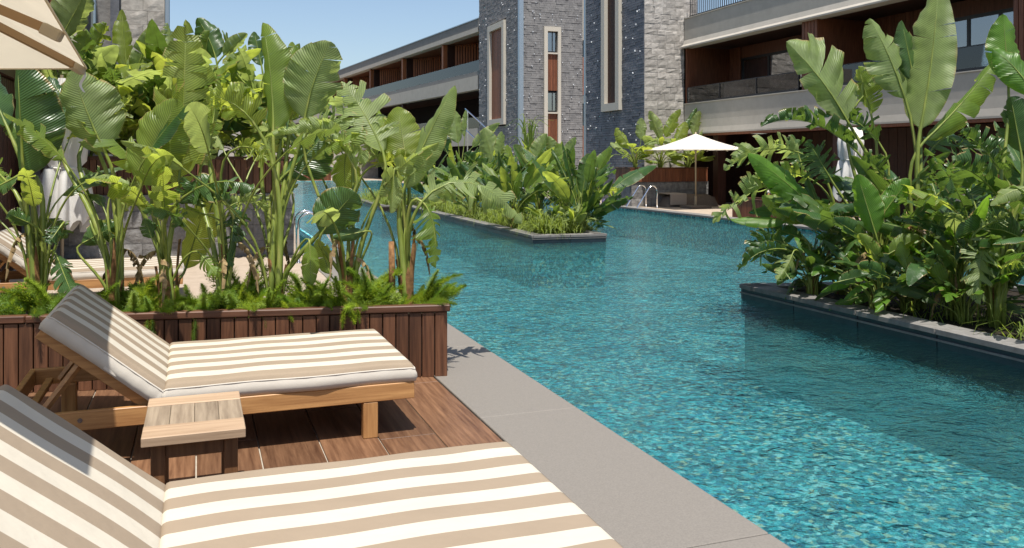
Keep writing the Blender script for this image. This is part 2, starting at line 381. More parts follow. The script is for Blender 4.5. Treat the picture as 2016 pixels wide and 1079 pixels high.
def stone_face(par, x0, x1, y, z0, z1, m, hs, ls, r, holes=()):      # coursed stones on a face looking towards -Y
    z = z0
    while z < z1-.05:
        h = round(min(r.choice(hs), z1-z)/.02)*.02; x = x0
        if h < .04: break
        while x < x1-.02:
            l = r.choice(ls); 
            if x1-x-l < .15: l = x1-x
            stone(par, (l-.005, .14, h-.005), 0, (x+l/2, y+.06+r.uniform(-.012, .008), z+h/2), m, r.randint(0, 1)); x += l
        z += h
def ledge_face(name, par, a, b, z0, z1, m, r, hole=None, h=.095):     # fine split-face courses between two plan points, outward to the right of a->b
    a = V((*a, 0)); b = V((*b, 0)); d = (b-a); Ln = d.length; d.normalize(); nrm = V((d.y, -d.x, 0))
    mb = MB(); z = z0
    while z < z1:
        x = 0.
        while x < Ln-.01:
            l = r.uniform(.18, .62); e = min(x+l, Ln)
            spans = [(x, e)]
            if hole and hole[2] < z+h and z < hole[3]:
                spans = [(p, q) for p, q in ((x, min(e, hole[0])), (max(x, hole[1]), e)) if q-p > .01]
            for p, q in spans:
                o = r.uniform(.0, .026); p0 = a+d*(p+.004); p1 = a+d*(q-.004); n = len(mb.v)
                for base in (p0, p1):
                    for off in (0, 1):
                        pt = base+nrm*(o if off else -.05); mb.v += [(pt.x, pt.y, z+.004), (pt.x, pt.y, z+h-.004)]
                # v: p0in lo,hi p0out lo,hi p1in lo,hi p1out lo,hi
                mb.f += [(n+2, n+6, n+7, n+3), (n+3, n+7, n+5, n+1), (n+0, n+4, n+6, n+2), (n+0, n+2, n+3, n+1), (n+4, n+5, n+7, n+6)]
            x = e
        z += h
    return stuff(mb.build(name, m, par))
def clips(par, a, b, z0, z1, n, r, hole=None):
    a = V((*a, 0)); b = V((*b, 0)); d = (b-a); Ln = d.length; d.normalize(); nrm = V((d.y, -d.x, 0)); mb = MB()
    for i in range(n):
        x = r.uniform(.1, Ln-.1); z = r.uniform(z0, z1)
        if hole and hole[0]-.1 < x < hole[1]+.1 and hole[2] < z < hole[3]: continue
        p = a+d*x+nrm*.05; s = r.uniform(.011, .021); M = Matrix.Translation((p.x, p.y, z)) @ Matrix.Rotation(r.uniform(-.9, .9), 4, nrm)
        mb.box(-s*.7*abs(d.x)-.02*abs(nrm.x), s*.7*abs(d.x)+.02*abs(nrm.x), -s*.7*abs(d.y)-.02*abs(nrm.y), s*.7*abs(d.y)+.02*abs(nrm.y), -s*1.5, s*1.5, M)
    return stuff(mb.build('wall_clips', M_clip, par))

# ------------------------------------------------------------------ right hotel wing along the far deck
XF = 17.0
wing = thing('hotel_building', 'grey hotel wing with recessed timber balconies behind the right planting bed', 'building', (XF, 20, 0))
Y0, Y1 = 4., 28.0
def lipped(mb, x, z0, z1, y0, y1, lip=.30, out=.13):                  # parapet whose foot flares outward
    sec = [(x, z1), (x, z0+lip), (x-out*.35, z0+lip*.45), (x-out, z0+.05), (x-out, z0), (x+.28, z0), (x+.28, z1)]
    n = len(mb.v); k = len(sec)
    for yy in (y0, y1): mb.v += [(a, yy, c) for a, c in sec]
    for i in range(k): j = (i+1) % k; mb.f.append((n+i, n+j, n+k+j, n+k+i))
    mb.f.append(tuple(n+i for i in reversed(range(k)))); mb.f.append(tuple(n+k+i for i in range(k)))
m = MB(); lipped(m, XF, 2.55, 3.66, Y0, Y1, .5, .05); m.build('balcony_parapet', M_render, wing)
m = MB(); lipped(m, XF, 5.74, 6.83, Y0, Y1, .30, .16); m.build('balcony_parapet', M_render, wing)
for z in (3.66, 6.83): MB().box(XF-.03, XF+.3, Y0, Y1, z+.002, z+.03).build('parapet_cap', M_frame, wing)
MB().box(XF+.29, 21, Y0, Y1, 2.62, 2.86).box(XF+.29, 21, Y0, Y1, 5.80, 6.05).build('floor_slab', M_darkw, wing)
MB().box(XF-.02, XF+.25, Y0, Y1, 2.47, 2.545).build('soffit_trim', M_slat, wing)
MB().box(20.8, 21, Y0, Y1, 0, 6.0).build('room_wall', M_dark, wing)
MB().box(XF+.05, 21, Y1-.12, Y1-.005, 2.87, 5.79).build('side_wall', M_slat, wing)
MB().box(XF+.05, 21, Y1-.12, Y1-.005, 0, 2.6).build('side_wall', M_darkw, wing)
XB = 18.9
wins = [(27.1, 22.3), (18.05, 15.2), (13.2, 9.5)]
# back wall of vertical boards, with openings for the windows
segs = [(Y1-.13, 27.1), (22.3, 18.05), (15.2, 13.2), (9.5, Y0)]
for a, b in segs:
    y = a
    while y-.14 > b:
        piece('board', (.05, .132, 2.92), M_slat, wing, (XB, y-.07, 4.33), bevel=.006); y -= .14
for a, b in wins: piece('board', (.05, a-b, .42), M_slat, wing, (XB, (a+b)/2, 5.57), bevel=.004)
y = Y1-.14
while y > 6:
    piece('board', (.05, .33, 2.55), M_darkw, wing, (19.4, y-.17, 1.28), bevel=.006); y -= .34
for a, b in wins:
    wf = MB(); zb, zt = 2.88, 5.36
    n = 3; wd = (a-b)/n
    wf.box(XB-.03, XB+.05, b, a, zt-.09, zt).box(XB-.03, XB+.05, b, a, zb, zb+.1)
    for i in range(n+1): wf.box(XB-.025, XB+.045, b+i*wd-.045+(.045 if i == 0 else 0)-(.045 if i == n else 0), b+i*wd+.045+(.045 if i == 0 else 0)-(.045 if i == n else 0), zb+.1, zt-.09)
    wo = wf.build('window', M_black, wing)
    MB().box(XB, XB+.02, b+.02, a-.02, zb+.05, zt-.05).build('pane', M_pane, wo)
    cu = MB(); ny = 60; yy0, yy1 = a-.1, a-1.55
    for i in range(ny+1):
        yy = yy0+(yy1-yy0)*i/ny; xx = XB+.28+.06*math.sin(i*1.35); cu.v += [(xx, yy, zb+.02), (xx, yy, zt-.04)]
    for i in range(ny): cu.f.append((2*i, 2*i+2, 2*i+3, 2*i+1))
    cu.build('curtain', M_curtain, wo, True)
for ya, yb in ((21.45, 20.75), (14.28, 13.6), (7.1, 6.4)):            # timber fins between the balconies
    for k in range(5):
        w_ = (ya-yb)/5; piece('fin', (.14, w_-.02, 2.08), M_slat, wing, (XF+.14, yb+w_*(k+.5), 4.70), bevel=.008)
    MB().box(XF+.22, XB-.03, yb+.05, ya-.05, 2.87, 5.79).build('party_wall', M_slat, wing)
for ya, yb in ((27.85, 21.55), (20.65, 14.38), (13.5, 7.2)):
    MB().box(XF+.05, XF+.065, yb, ya, 3.70, 4.26).build('balustrade_glass', M_glass, wing)
    rl = MB().box(XF+.04, XF+.075, yb, ya, 4.262, 4.285).box(XF+.03, XF+.085, yb, ya, 3.692, 3.76)
    for k in range(4): rl.box(XF+.03, XF+.05, yb+(ya-yb)*k/3-.012, yb+(ya-yb)*k/3+.012, 3.76, 4.26)
    rl.build('balustrade_rail', M_black, wing)
y = Y1-.25
MB().box(XF+.08, XF+.12, Y0, Y1-.2, 7.78, 7.82).box(XF+.08, XF+.12, Y0, Y1-.2, 6.9, 6.93).build('top_rail', M_black, wing)
while y > 20:
    piece('baluster', (.022, .03, .9), M_black, wing, (XF+.1, y, 7.34), bevel=0); y -= .13
for yy in (26.4, 20.2, 14.0):
    MB().box(XF+.30, XF+.62, yy-.16, yy+.16, 0, 2.5).build('column', M_darkw, wing)
MB().box(XB-.06, XB-.02, 22.8, 24.3, 5.53, 5.66).build('air_grille', M_black, wing)
for yy in (22.3, 23.3):
    ch = MB(); ch.box(17.9, 18.4, yy-.25, yy+.25, 3.28, 3.33)
    for dx in (-.22, .22):
        for dy in (-.22, .22): ch.box(18.15+dx-.02, 18.15+dx+.02, yy+dy-.02, yy+dy+.02, 2.87, 3.28)
    ch.box(18.36, 18.4, yy-.25, yy+.25, 3.33, 3.85)
    tag(ch.build('balcony_chair', M_black), 'dark balcony chair, %s of two by the curtained window' % ('nearer' if yy < 23 else 'farther'), 'chair', 'dark chairs on the first balcony')

# ------------------------------------------------------------------ right tower
rs = random.Random(5)
XT, YT = 15.354, 28.05
tw = thing('stone_tower', 'tall stone tower with one slit window beside the grey hotel wing', 'tower', (XT, YT, 0))
MB().box(XT+.06, 17.6, YT+.14, 33.0, 0, 12).build('core', M_dark, tw)
stone_face(tw, XT, 17.02, YT, 0, 9.4, M_stone, (.22, .26, .30, .18), (.30, .42, .55, .36), rs)
stone_face(tw, 17.02, 17.60, YT+.02, 6.9, 9.4, M_stone, (.22, .26, .30), (.30, .42), rs)
hw = (33.05-31.357, 33.05-29.81, 3.53, 11)
ledge_face('split_face_cladding', tw, (XT, 33.05), (XT, YT), 0, 11, M_ledged, rs, hw)
clips(tw, (XT, 33.05), (XT, YT), 2, 10.5, 70, rs, hw)
def slit_window(par, x, ya, yb, z0, z1, fw, M1):                     # on a face looking towards -X
    f = MB().box(x-.16, x+.1, ya, ya+fw, z0, z1).box(x-.16, x+.1, yb-fw, yb, z0, z1).box(x-.16, x+.1, ya+fw, yb-fw, z0, z0+fw)
    f.box(x-.16, x+.1, ya+fw, yb-fw, z1-fw, z1)
    fo = f.build('window_frame', M_frame, par); y = ya+fw; n = max(4, int((yb-ya-2*fw)/.1)); s = (yb-ya-2*fw)/n
    for k in range(n): piece('slat', (.05, s-.016, z1-z0-2*fw), M1, fo, (x+.02, y+s*(k+.5), (z0+z1)/2), bevel=0)
    return fo
slit_window(tw, XT, 29.81, 31.357, 3.53, 11.2, .30, M_darkw)
MB().box(XT-.07, XT+.05, 33.06, 33.2, 0, 11).build('corner_trim', M_trim, tw)

# ------------------------------------------------------------------ left tower and the gap
XL, YL = 15.783, 42.1
tl = thing('stone_tower', 'dark split stone tower with timber and glass window strip beyond the island bed', 'tower', (XL, YL, 0))
MB().box(XL+.06, 19.25, YL+.1, 49.1, 0, 13).build('core', M_dark, tl)
hl = (49.15-47.14, 49.15-44.35, 3.55, 9.25); hf = (17.066-XL, 18.02-XL, 1.5, 8.62)
ledge_face('split_face_cladding', tl, (XL, 49.15), (XL, YL), 0, 11.6, M_ledge, rs, hl, .12)
ledge_face('split_face_cladding', tl, (XL, YL), (19.32, YL), 0, 11.6, M_ledge, rs, hf, .12)
clips(tl, (XL, 49.15), (XL, YL), 2.5, 10.8, 60, rs, hl); clips(tl, (XL, YL), (19.32, YL), 2.5, 10.8, 85, rs, hf)
MB().box(XL-.11, XL+.12, YL-.11, YL+.12, 0, 11.6).build('corner_trim', M_trim, tl)
slit_window(tl, XL, 44.35, 47.14, 3.55, 9.25, .34, M_slat)
f = MB().box(17.066, 17.266, YL-.12, YL+.2, 1.5, 8.62).box(17.85, 18.02, YL-.12, YL+.2, 1.5, 8.62).box(17.266, 17.85, YL-.12, YL+.2, 8.38, 8.62)
fo = f.build('window_frame', M_frame, tl)
for z0, z1 in ((5.26, 7.18), (1.5, 4.05)):
    for k in range(6): piece('board', (.09, .04, z1-z0), M_slat, fo, (17.266+.0973*(k+.5), YL+.02, (z0+z1)/2), bevel=0)
for z0, z1 in ((7.28, 8.38), (4.14, 5.20)):
    wf = MB().box(17.266, 17.31, YL+.06, YL+.12, z0, z1).box(17.80, 17.85, YL+.06, YL+.12, z0, z1).box(17.31, 17.80, YL+.06, YL+.12, z1-.06, z1).box(17.31, 17.80, YL+.06, YL+.12, z0, z0+.06).box(17.58, 17.62, YL+.06, YL+.12, z0+.06, z1-.06)
    wo = wf.build('window', M_black, tl); MB().box(17.29, 17.83, YL+.085, YL+.1, z0+.03, z1-.03).build('pane', M_pane, wo)
    MB().box(17.266, 17.85, YL-.1, YL+.1, z0-.10, z0-.02).build('sill', M_frame, tl)
gp = thing('link_building', 'narrow strip of timber louvres and render seen between the two stone towers', 'building', (20.4, 46, 0))
MB().box(19.4, 21.6, 46.2, 50, 0, 9.6).build('wall', M_dark, gp)
MB().box(19.4, 21.6, 45.9, 46.19, 8.6, 11.5).build('wall', M_render, gp)
for z0, z1 in ((1.4, 3.6), (5.4, 7.6)):
    for k in range(14): piece('louvre', (.07, .12, z1-z0), M_screen, gp, (19.5+.15*k, 46.05, (z0+z1)/2), bevel=0)
MB().box(19.4, 21.6, 45.95, 46.19, 4.9, 5.35).build('slab', M_roofr, gp)

# ------------------------------------------------------------------ long wing beyond, turned a little
A, B = Q(943, 36, 52.2).xy.to_3d(), Q(650, 145, 85.8).xy.to_3d(); dl = (B-A).normalized(); LB = 62.
lw = thing('hotel_building', 'long low hotel wing with timber slat balcony screens left of the towers', 'building', A)
ML = Matrix.Translation(A) @ Matrix(((-dl.y, dl.x, 0, 0), (dl.x, dl.y, 0, 0), (0, 0, 1, 0), (0, 0, 0, 1)))   # local x outward to the pool, y along
ZS = lambda z: CH+(z-CH)*1.045 if z > 0 else 0
def LBox(name, m, x0, x1, y0, y1, z0, z1, par=lw):
    z0, z1 = ZS(z0), ZS(z1)
    return MB().box(x0, x1, y0, y1, z0, z1, ML).build(name, m, par)
def flip(o):
    bm = bmesh.new(); bm.from_mesh(o.data); bmesh.ops.recalc_face_normals(bm, faces=bm.faces[:]); bm.to_mesh(o.data); bm.free()
LBox('roof_fascia', M_roofr, -6, 0, 0.05, LB, 9.30, 9.78); LBox('roof_fascia', M_render, -.5, .06, 0.05, LB, 9.02, 9.295)
LBox('roof_edge', M_trim, -6, .05, 0.05, LB, 9.785, 9.84)
LBox('soffit', M_slat, -6, -.51, 0.05, LB, 9.0, 9.29)
LBox('balcony_parapet', M_render, -.4, .05, 0.05, LB, 5.70, 6.50); LBox('balcony_parapet', M_roofr, -.4, -.02, 0.05, LB, 6.505, 6.76)
LBox('balcony_floor', M_darkw, -6, -.41, 0.05, LB, 5.7, 6.0)
LBox('back_wall', M_slat, -3.2, -3.0, 0.05, LB, 6.01, 8.99); LBox('back_wall', M_dark, -3.2, -3.0, 0.05, LB, 0, 5.69)
LBox('balcony_parapet', M_render, -.4, .02, 0.05, LB, 2.45, 3.45); LBox('ground_floor_wall', M_dark, -2.5, -2.3, 0.05, LB, 0, 2.45)
LBox('balustrade_glass', M_glass, -.1, -.085, 0.05, LB, 6.77, 7.42)
LBox('balustrade_glass', M_glass, -.1, -.085, 0.05, LB, 3.46, 4.1)
for px in (937-70, 788, 725, 674, 630):
    k = (px-CX)/F
    # where the ray through the post meets the facade line
    d = V((k*cs+sn, -k*sn+cs, 0)); den = d.x*dl.y-d.y*dl.x; t = (A.x*dl.y-A.y*dl.x)/den; s = (d*t-A).dot(dl)
    LBox('post', M_screen, -.45, -.15, s-.14, s+.14, 6.01, 8.99)
    LBox('post', M_darkw, -.45, -.15, s-.14, s+.14, 3.46, 5.69)
    LBox('party_wall', M_darkw, -3, -.5, s-.1, s+.1, 6.01, 8.99)
    for q in range(13):
        yy = s-.45-q*.23; zz = (7.0, 8.93)
        Mq = ML @ Matrix.Translation((-.95-q*.10, yy, 0)) @ Matrix.Rotation(.35, 4, 'Z')
        MB().box(-.06, .06, -.03, .03, ZS(6.01), ZS(8.97)-.02*(q % 2), Mq).build('slat', M_screen, lw)
for o in lw.children: flip(o)

hr = thing('stair_handrail', 'steel stair handrail sloping down in front of the farther tower', 'handrail', (14.5, 40, 0))
for off in (0, -1.05):
    p0, p1 = Q(916, 214, 44)+V((0, 0, off)), Q(1010, 300, 41)+V((0, 0, off))
    MB().tube([p0, p1], .035, 6).build('rail', M_steel, hr)
for u in (.05, .5, .95):
    p = Q(916, 214, 44).lerp(Q(1010, 300, 41), u); MB().tube([p, V((p.x, p.y, -.004))], .03, 6).build('post', M_steel, hr)

# ------------------------------------------------------------------ buildings on the left side
lt = thing('stone_tower', 'pale rough stone tower rising behind the left banana plants', 'tower', (-1.5, 19, 0))
rs2 = random.Random(8)
MB().box(-5, -.66, 19.12, 23, 0, 9).build('core', M_ledge, lt)
stone_face(lt, -1.47, -.64, 19, 2.0, 7.0, M_stone, (.34, .42, .28), (.42, .5, .34), rs2)
MB().box(-.63, -.56, 18.98, 19.12, 0, 9).build('corner_trim', M_trim, lt)
MB().box(-1.64, -1.48, 18.85, 19.1, 0, 9).build('corner_trim', M_ledged, lt)
lh = thing('hotel_building', 'shaded dark timber building at the left edge behind the closed parasol', 'building', (-2, 12, 0))
for k in range(56): piece('board', (.05, .13, 2.75), M_darkw, lh, (-2.55, 7.2+.139*k, 1.37), bevel=.006)
MB().box(-6, -2.6, 7, 15.2, 0, 9).build('wall', M_dark, lh)
MB().box(-6, -2.45, 7, 18.8, 2.76, 3.05).build('balcony_slab', M_darkw, lh)
MB().box(-2.75, -2.46, 7, 13.5, 3.06, 4.0).build('balcony_parapet', M_ledged, lh)
MB().box(-6, -2.2, 15.8, 18.9, 3.06, 9).build('room', M_slat, lh)
MB().box(-1.98, -1.9, 16.0, 16.1, 3.06, 8).build('window_frame', M_frame, lh)
MB().tube([onY(184, 100, 15.8).xy.to_3d()+V((0, 0, 3.06)), onY(184, 100, 15.8).xy.to_3d()+V((0, 0, 8))], .04, 8).build('pole', M_trim, lh)
ob = thing('stone_building', 'low grey stone building far behind the left planting', 'building', (-3, 50, 0))
stone_face(ob, -9.5, -.6, 52, .0, 8.4, M_stone, (.6, .8), (1.0, 1.4, .8), rs2)
MB().box(-12, -.62, 52.14, 62, 0, 8.4).build('core', M_stone, ob)

def slatbox(par, x0, x1, y0, y1, z0, z1, sw, m, cap, mc, th=.03, right=True):   # slatted planter box with a cap rim
    n = max(1, round((x1-x0)/sw)); s = (x1-x0)/n
    for k in range(n): piece('slat', (s-.008, th, z1-z0-cap), m, par, (x0+s*(k+.5), y0+th/2, (z0+z1-cap)/2), bevel=.003)
    n2 = max(1, round((y1-y0-2*th)/sw)); s2 = (y1-y0-2*th)/n2
    for k in range(n2):
        for xx in (x0+th/2, x1-th/2): piece('slat', (th, s2-.008, z1-z0-cap), m, par, (xx, y0+th+s2*(k+.5), (z0+z1-cap)/2), bevel=.003)
    MB().box(x0+th+.001, x1-th-.001, y0+th+.002, y0+th+.012, z0+.01, z1-cap-.01).build('liner', M_dark, par)
    MB().box(x0-.012, x1+.012, y0-.012, y0+.09, z1-cap, z1).build('cap', mc, par, bevel=.006)
    MB().box(x0-.012, x1+.012, y1-.09, y1+.012, z1-cap, z1).build('cap', mc, par, bevel=.006)
    MB().box(x0-.012, x0+.08, y0+.092, y1-.092, z1-cap, z1-.001).build('cap', mc, par, bevel=.006)
    MB().box(x1-.08, x1+.012, y0+.092, y1-.092, z1-cap, z1-.001).build('cap', mc, par, bevel=.006)
    MB().box(x0+th+.02, x1-th-.02, y0+th+.02, y1-th-.005, z0+.02, z1-.07).build('soil', M_soil, par)

wl = thing('garden_wall', 'low grey block stone wall carrying a timber planter behind the front plants', 'wall', (0, 15, 0))
stone_face(wl, -2.4, 1.54, 15.0, 0, 1.04, M_wallst, (.26,), (.5, .62, .44, .38), random.Random(3))
MB().box(-2.4, 1.535, 15.125, 16.6, 0, 1.04).build('core', M_wallst, wl)
up = thing('planter', 'long slatted timber planter on top of the grey block wall', 'planter', (0, 15, 1.04))
slatbox(up, -2.3, 1.46, 15.05, 16.4, 1.045, 1.66, .10, M_planter, .05, M_planterX)
for px in (234, 470):
    p = onY(px, 479, 14.93)
    a = thing('wall_light', 'small square black light set in the block wall, %s' % ('nearer its left end' if px < 300 else 'near the middle of the wall'), 'light', p, 'small lights in the block wall')
    MB().box(p.x-.055, p.x+.055, p.y-.03, p.y+.05, p.z-.06, p.z+.06).build('housing', M_black, a, bevel=.006)
    MB().box(p.x-.035, p.x+.035, p.y-.034, p.y-.031, p.z-.035, p.z+.01).build('lens', M_trim, a)

# the far planter against the right tower, and its wall
fw_ = thing('garden_wall', 'grey stone wall under the timber planter beside the far pool ladder', 'wall', (15, 26.6, 0))
stone_face(fw_, 13.95, 17.0, 26.4, 0, .84, M_wallst, (.28,), (.6, .75, .5), random.Random(6))
MB().box(13.95, 16.99, 26.53, 27.6, 0, .84).build('core', M_wallst, fw_)
fp = thing('planter', 'slatted timber planter on the stone wall in front of the slit window tower', 'planter', (15, 26.6, .85))
slatbox(fp, 13.88, 16.95, 26.35, 27.5, .845, 1.34, .115, M_slat, .04, M_planterX)
rw_ = thing('garden_wall', 'grey block wall with timber planter at the right edge of the far deck', 'wall', (16, 14, 0))
stone_face(rw_, 15.2, 18.5, 14.0, 0, .83, M_wallst, (.28,), (.5, .62, .44), random.Random(7))
MB().box(15.2, 18.5, 14.13, 15, 0, .83).build('core', M_wallst, rw_)
rp = thing('planter', 'timber slat planter on the block wall at the right edge', 'planter', (16, 14, .84))
slatbox(rp, 15.9, 18.4, 13.96, 14.9, .835, 1.36, .11, M_planter, .04, M_planterX)
bx_ = thing('planter', 'low timber planter box standing on the far coping behind the right bed', 'planter', (13.9, 18.8, 0))
slatbox(bx_, 13.85, 14.6, 17.4, 20.35, 0, .56, .11, M_slat, .05, M_planterX)
ep = thing('planter', 'small timber planter at the distant end of the pool', 'planter', (8.6, 68, 0))
slatbox(ep, 7.7, 9.75, 68.1, 69.0, 0, .75, .16, M_slat, .06, M_planterX)
ew = thing('garden_wall', 'distant grey stone wall behind the far end of the pool', 'wall', (8, 76, 0))
stone_face(ew, 2, 15, 76, 0, 4.2, M_stone, (.6, .7), (1.3, 1.7, 1.0), random.Random(9)); MB().box(2, 15, 76.14, 78, 0, 4.2).build('core', M_stone, ew)

# planting beds in the pool
def bed(label, poly, z1, under, tw_=.28, seg=1.0):
    cx = sum(p[0] for p in poly)/len(poly); cyy = sum(p[1] for p in poly)/len(poly)
    t = thing('planting_bed', label, 'planting bed', (cx, cyy, ZW)); n = len(poly)
    for i in range(n):
        a, b = V(poly[i]), V(poly[(i+1) % n]); d = b-a; ln = d.length; d.normalize(); nr = V((d.y, -d.x)); k = max(1, round(ln/seg)); s = ln/k; ang = math.atan2(d.y, d.x)
        for q in range(k):
            m_ = a+d*(s*(q+.5))
            piece('face_tile', (s-.012, .04, .30), M_curb, t, (*(m_-nr*.02), z1-.05-.15), (0, 0, ang), .002)
            piece('top_slab', (s-.010, tw_, .05), M_curbtop, t, (*(m_-nr*(tw_/2-.025)), z1-.025), (0, 0, ang), .003)
        m_ = (a+b)/2
        piece('ledge', (ln, .02, .018), M_curbtop, t, (*(m_+nr*.006), ZW+.065), (0, 0, ang), 0)
    ins = []
    for i in range(n):
        p = V(poly[i]); c = V((cx, cyy)); ins.append(tuple(p+(c-p).normalized()*.10))
    MB().prism(ins, -1.35, z1-.055).build('soil', M_soil, t)
    MB().prism([tuple(V(p)+(V((cx, cyy))-V(p)).normalized()*.055) for p in poly], -1.35, z1-.12).build('backing', under, t)
    return t
ISL = [(6.30, 16.1), (7.85, 15.95), (8.7, 34), (5.85, 34), (5.66, 28.4), (6.5, 28.3)]
RIS = [(6.12, 8.80), (6.12, 1.0), (9.4, 1.0), (9.2, 8.1)]
bed('dark kerbed planting bed in the middle of the pool', ISL, .09, M_pool)
bed('dark tiled planting bed along the right side of the pool', RIS, .115, M_curb)  # dark submerged backing paints in the shade and reflections beside this kerb

# ------------------------------------------------------------------ front planter
PLa, PLb = V((1.735, 6.165)), V((-2.6, 6.99))                        # its front edge, right to left
pd = (PLb-PLa).normalized(); PA = math.atan2(-pd.y, -pd.x)
fpl = thing('planter', 'long dark brown slatted planter in front, full of banana plants and ferns', 'planter', (1.7, 6.2, 0))
def pl_pt(s, off, z=0.):                                             # s along from the right end, off inwards
    p = PLa+pd*s+V((-pd.y, pd.x))*(-off); return V((p.x, p.y, z))
if pl_pt(0, 1).y < PLa.y: 
    def pl_pt(s, off, z=0.):
        p = PLa+pd*s+V((-pd.y, pd.x))*off; return V((p.x, p.y, z))
LP = (PLb-PLa).length; PW = .72
k = 0; s = 0.
while s < LP:
    piece('slat', (.0875, .025, .475), M_planter, fpl, pl_pt(s+.0475, .0125+(k*7 % 3)*.001, .2375), (0, 0, PA), .003); s += .095; k += 1
for q in range(7): piece('slat', (.0875, .025, .475), M_planter, fpl, pl_pt(.0125, .03+.0475+q*.095, .2375), (0, 0, PA+PI/2), .003)
piece('liner', (LP-.1, .012, .45), M_dark, fpl, pl_pt(LP/2, .036, .235), (0, 0, PA), 0)
for a, b in ((0, 1.42), (1.42, 2.9), (2.9, LP)): piece('cap', (b-a-.003+(.02 if a == 0 else 0), .085, .05), M_planterX, fpl, pl_pt((a+b)/2-(.01 if a == 0 else 0), .030, .505), (0, 0, PA), .007)
piece('cap', (PW-.075, .085, .049), M_planterX, fpl, pl_pt(.0215, .0735+(PW-.075)/2, .5045), (0, 0, PA+PI/2), .007)
piece('back_board', (LP, .03, .5), M_planterX, fpl, pl_pt(LP/2, PW, .25), (0, 0, PA), .003)
piece('soil', (LP-.1, PW-.10, .40), M_soil, fpl, pl_pt(LP/2, PW/2, .25), (0, 0, PA), 0)

# ------------------------------------------------------------------ sun loungers
SEAT, WID, THK, BACK, BANG = 1.36, 1.13, .108, .70, math.radians(39)
def cushion(par, name, ln, M, seed, tuck=True):
    r = random.Random(seed); nx, ny = 30, 34; mb = MB(); mb.hasuv = True; ed = .030
    ph = [r.uniform(0, 6) for _ in range(6)]
    def ax(i, n, l):                                                # denser near the rims
        u = i/n
        if u < .12: return l*0+ed*1.3*(u/.12)
        if u > .88: return l-ed*1.3*((1-u)/.12)
        return ed*1.3+(l-2.6*ed)*(u-.12)/.76
    for i in range(nx+1):
        for j in range(ny+1):
            x, y = ax(i, nx, ln), ax(j, ny, WID)
            dx, dy = min(x, ln-x), min(y, WID-y)
            def dr(d): 
                if d >= ed: return 0.
                return ed-math.sqrt(max(0, ed*ed-(ed-d)**2))
            h = THK-max(dr(dx), dr(dy))*.9-.25*min(dr(dx), dr(dy))
            puff = .006*(1-(2*x/ln-1)**4)*(1-(2*y/WID-1)**4)
            wr = .004*math.sin(7*x+3*y+ph[0])*math.sin(2.3*y-4*x+ph[1])+.0025*math.sin(17*x+ph[2]+2*math.sin(5*y+ph[3]))*math.exp(-dy*6)
            z = h+puff+wr*min(1, min(dx, dy)*9)
            e = .010*math.sin(9*x+ph[4])*math.exp(-dy*14)
            mb.v.append(tuple(M @ V((x, y+(e if y < WID/2 else -e), z)))); mb.uv.append((x, max(0.001, min(.999, y/WID))))
    w_ = ny+1
    for i in range(nx):
        for j in range(ny): mb.f.append((i*w_+j, (i+1)*w_+j, (i+1)*w_+j+1, i*w_+j+1))
    o = mb.build(name, M_stripe, par, True)
    sd = MB(); ring = [(i, 0) for i in range(nx+1)]+[(nx, j) for j in range(1, ny+1)]+[(i, ny) for i in range(nx-1, -1, -1)]+[(0, j) for j in range(ny-1, 0, -1)]
    Mi = M.inverted()
    for q, (i, j) in enumerate(ring):
        p = Mi @ V(mb.v[i*w_+j]); c = V((ln/2, WID/2, 0)); ou = V((1 if i == nx else -1 if i == 0 else 0, 1 if j == ny else -1 if j == 0 else 0, 0))
        for f_, b_ in ((1, .0), (.72, .010), (.4, .012), (0.04, .002)):
            sd.v.append(tuple(M @ (V((p.x, p.y, p.z*f_))+ou*(b_+.0015*math.sin(q*1.9)))))
    n = len(ring)
    for q in range(n):
        a, b = q*4, ((q+1) % n)*4
        for k in range(3): sd.f.append((a+k, a+k+1, b+k+1, b+k))
    sd.f.append(tuple(q*4+3 for q in reversed(range(n))))
    sd.build('mattress_side', M_side, o, True)
    pp = MB(); pts = [V(mb.v[i*w_+j]) for i, j in ring]; pts = [p+M.to_3x3() @ V((0, 0, -.001)) for p in pts]
    pp.tube(pts+[pts[0]], .005, 5, False).build('piping', M_side, o, True)
    return o
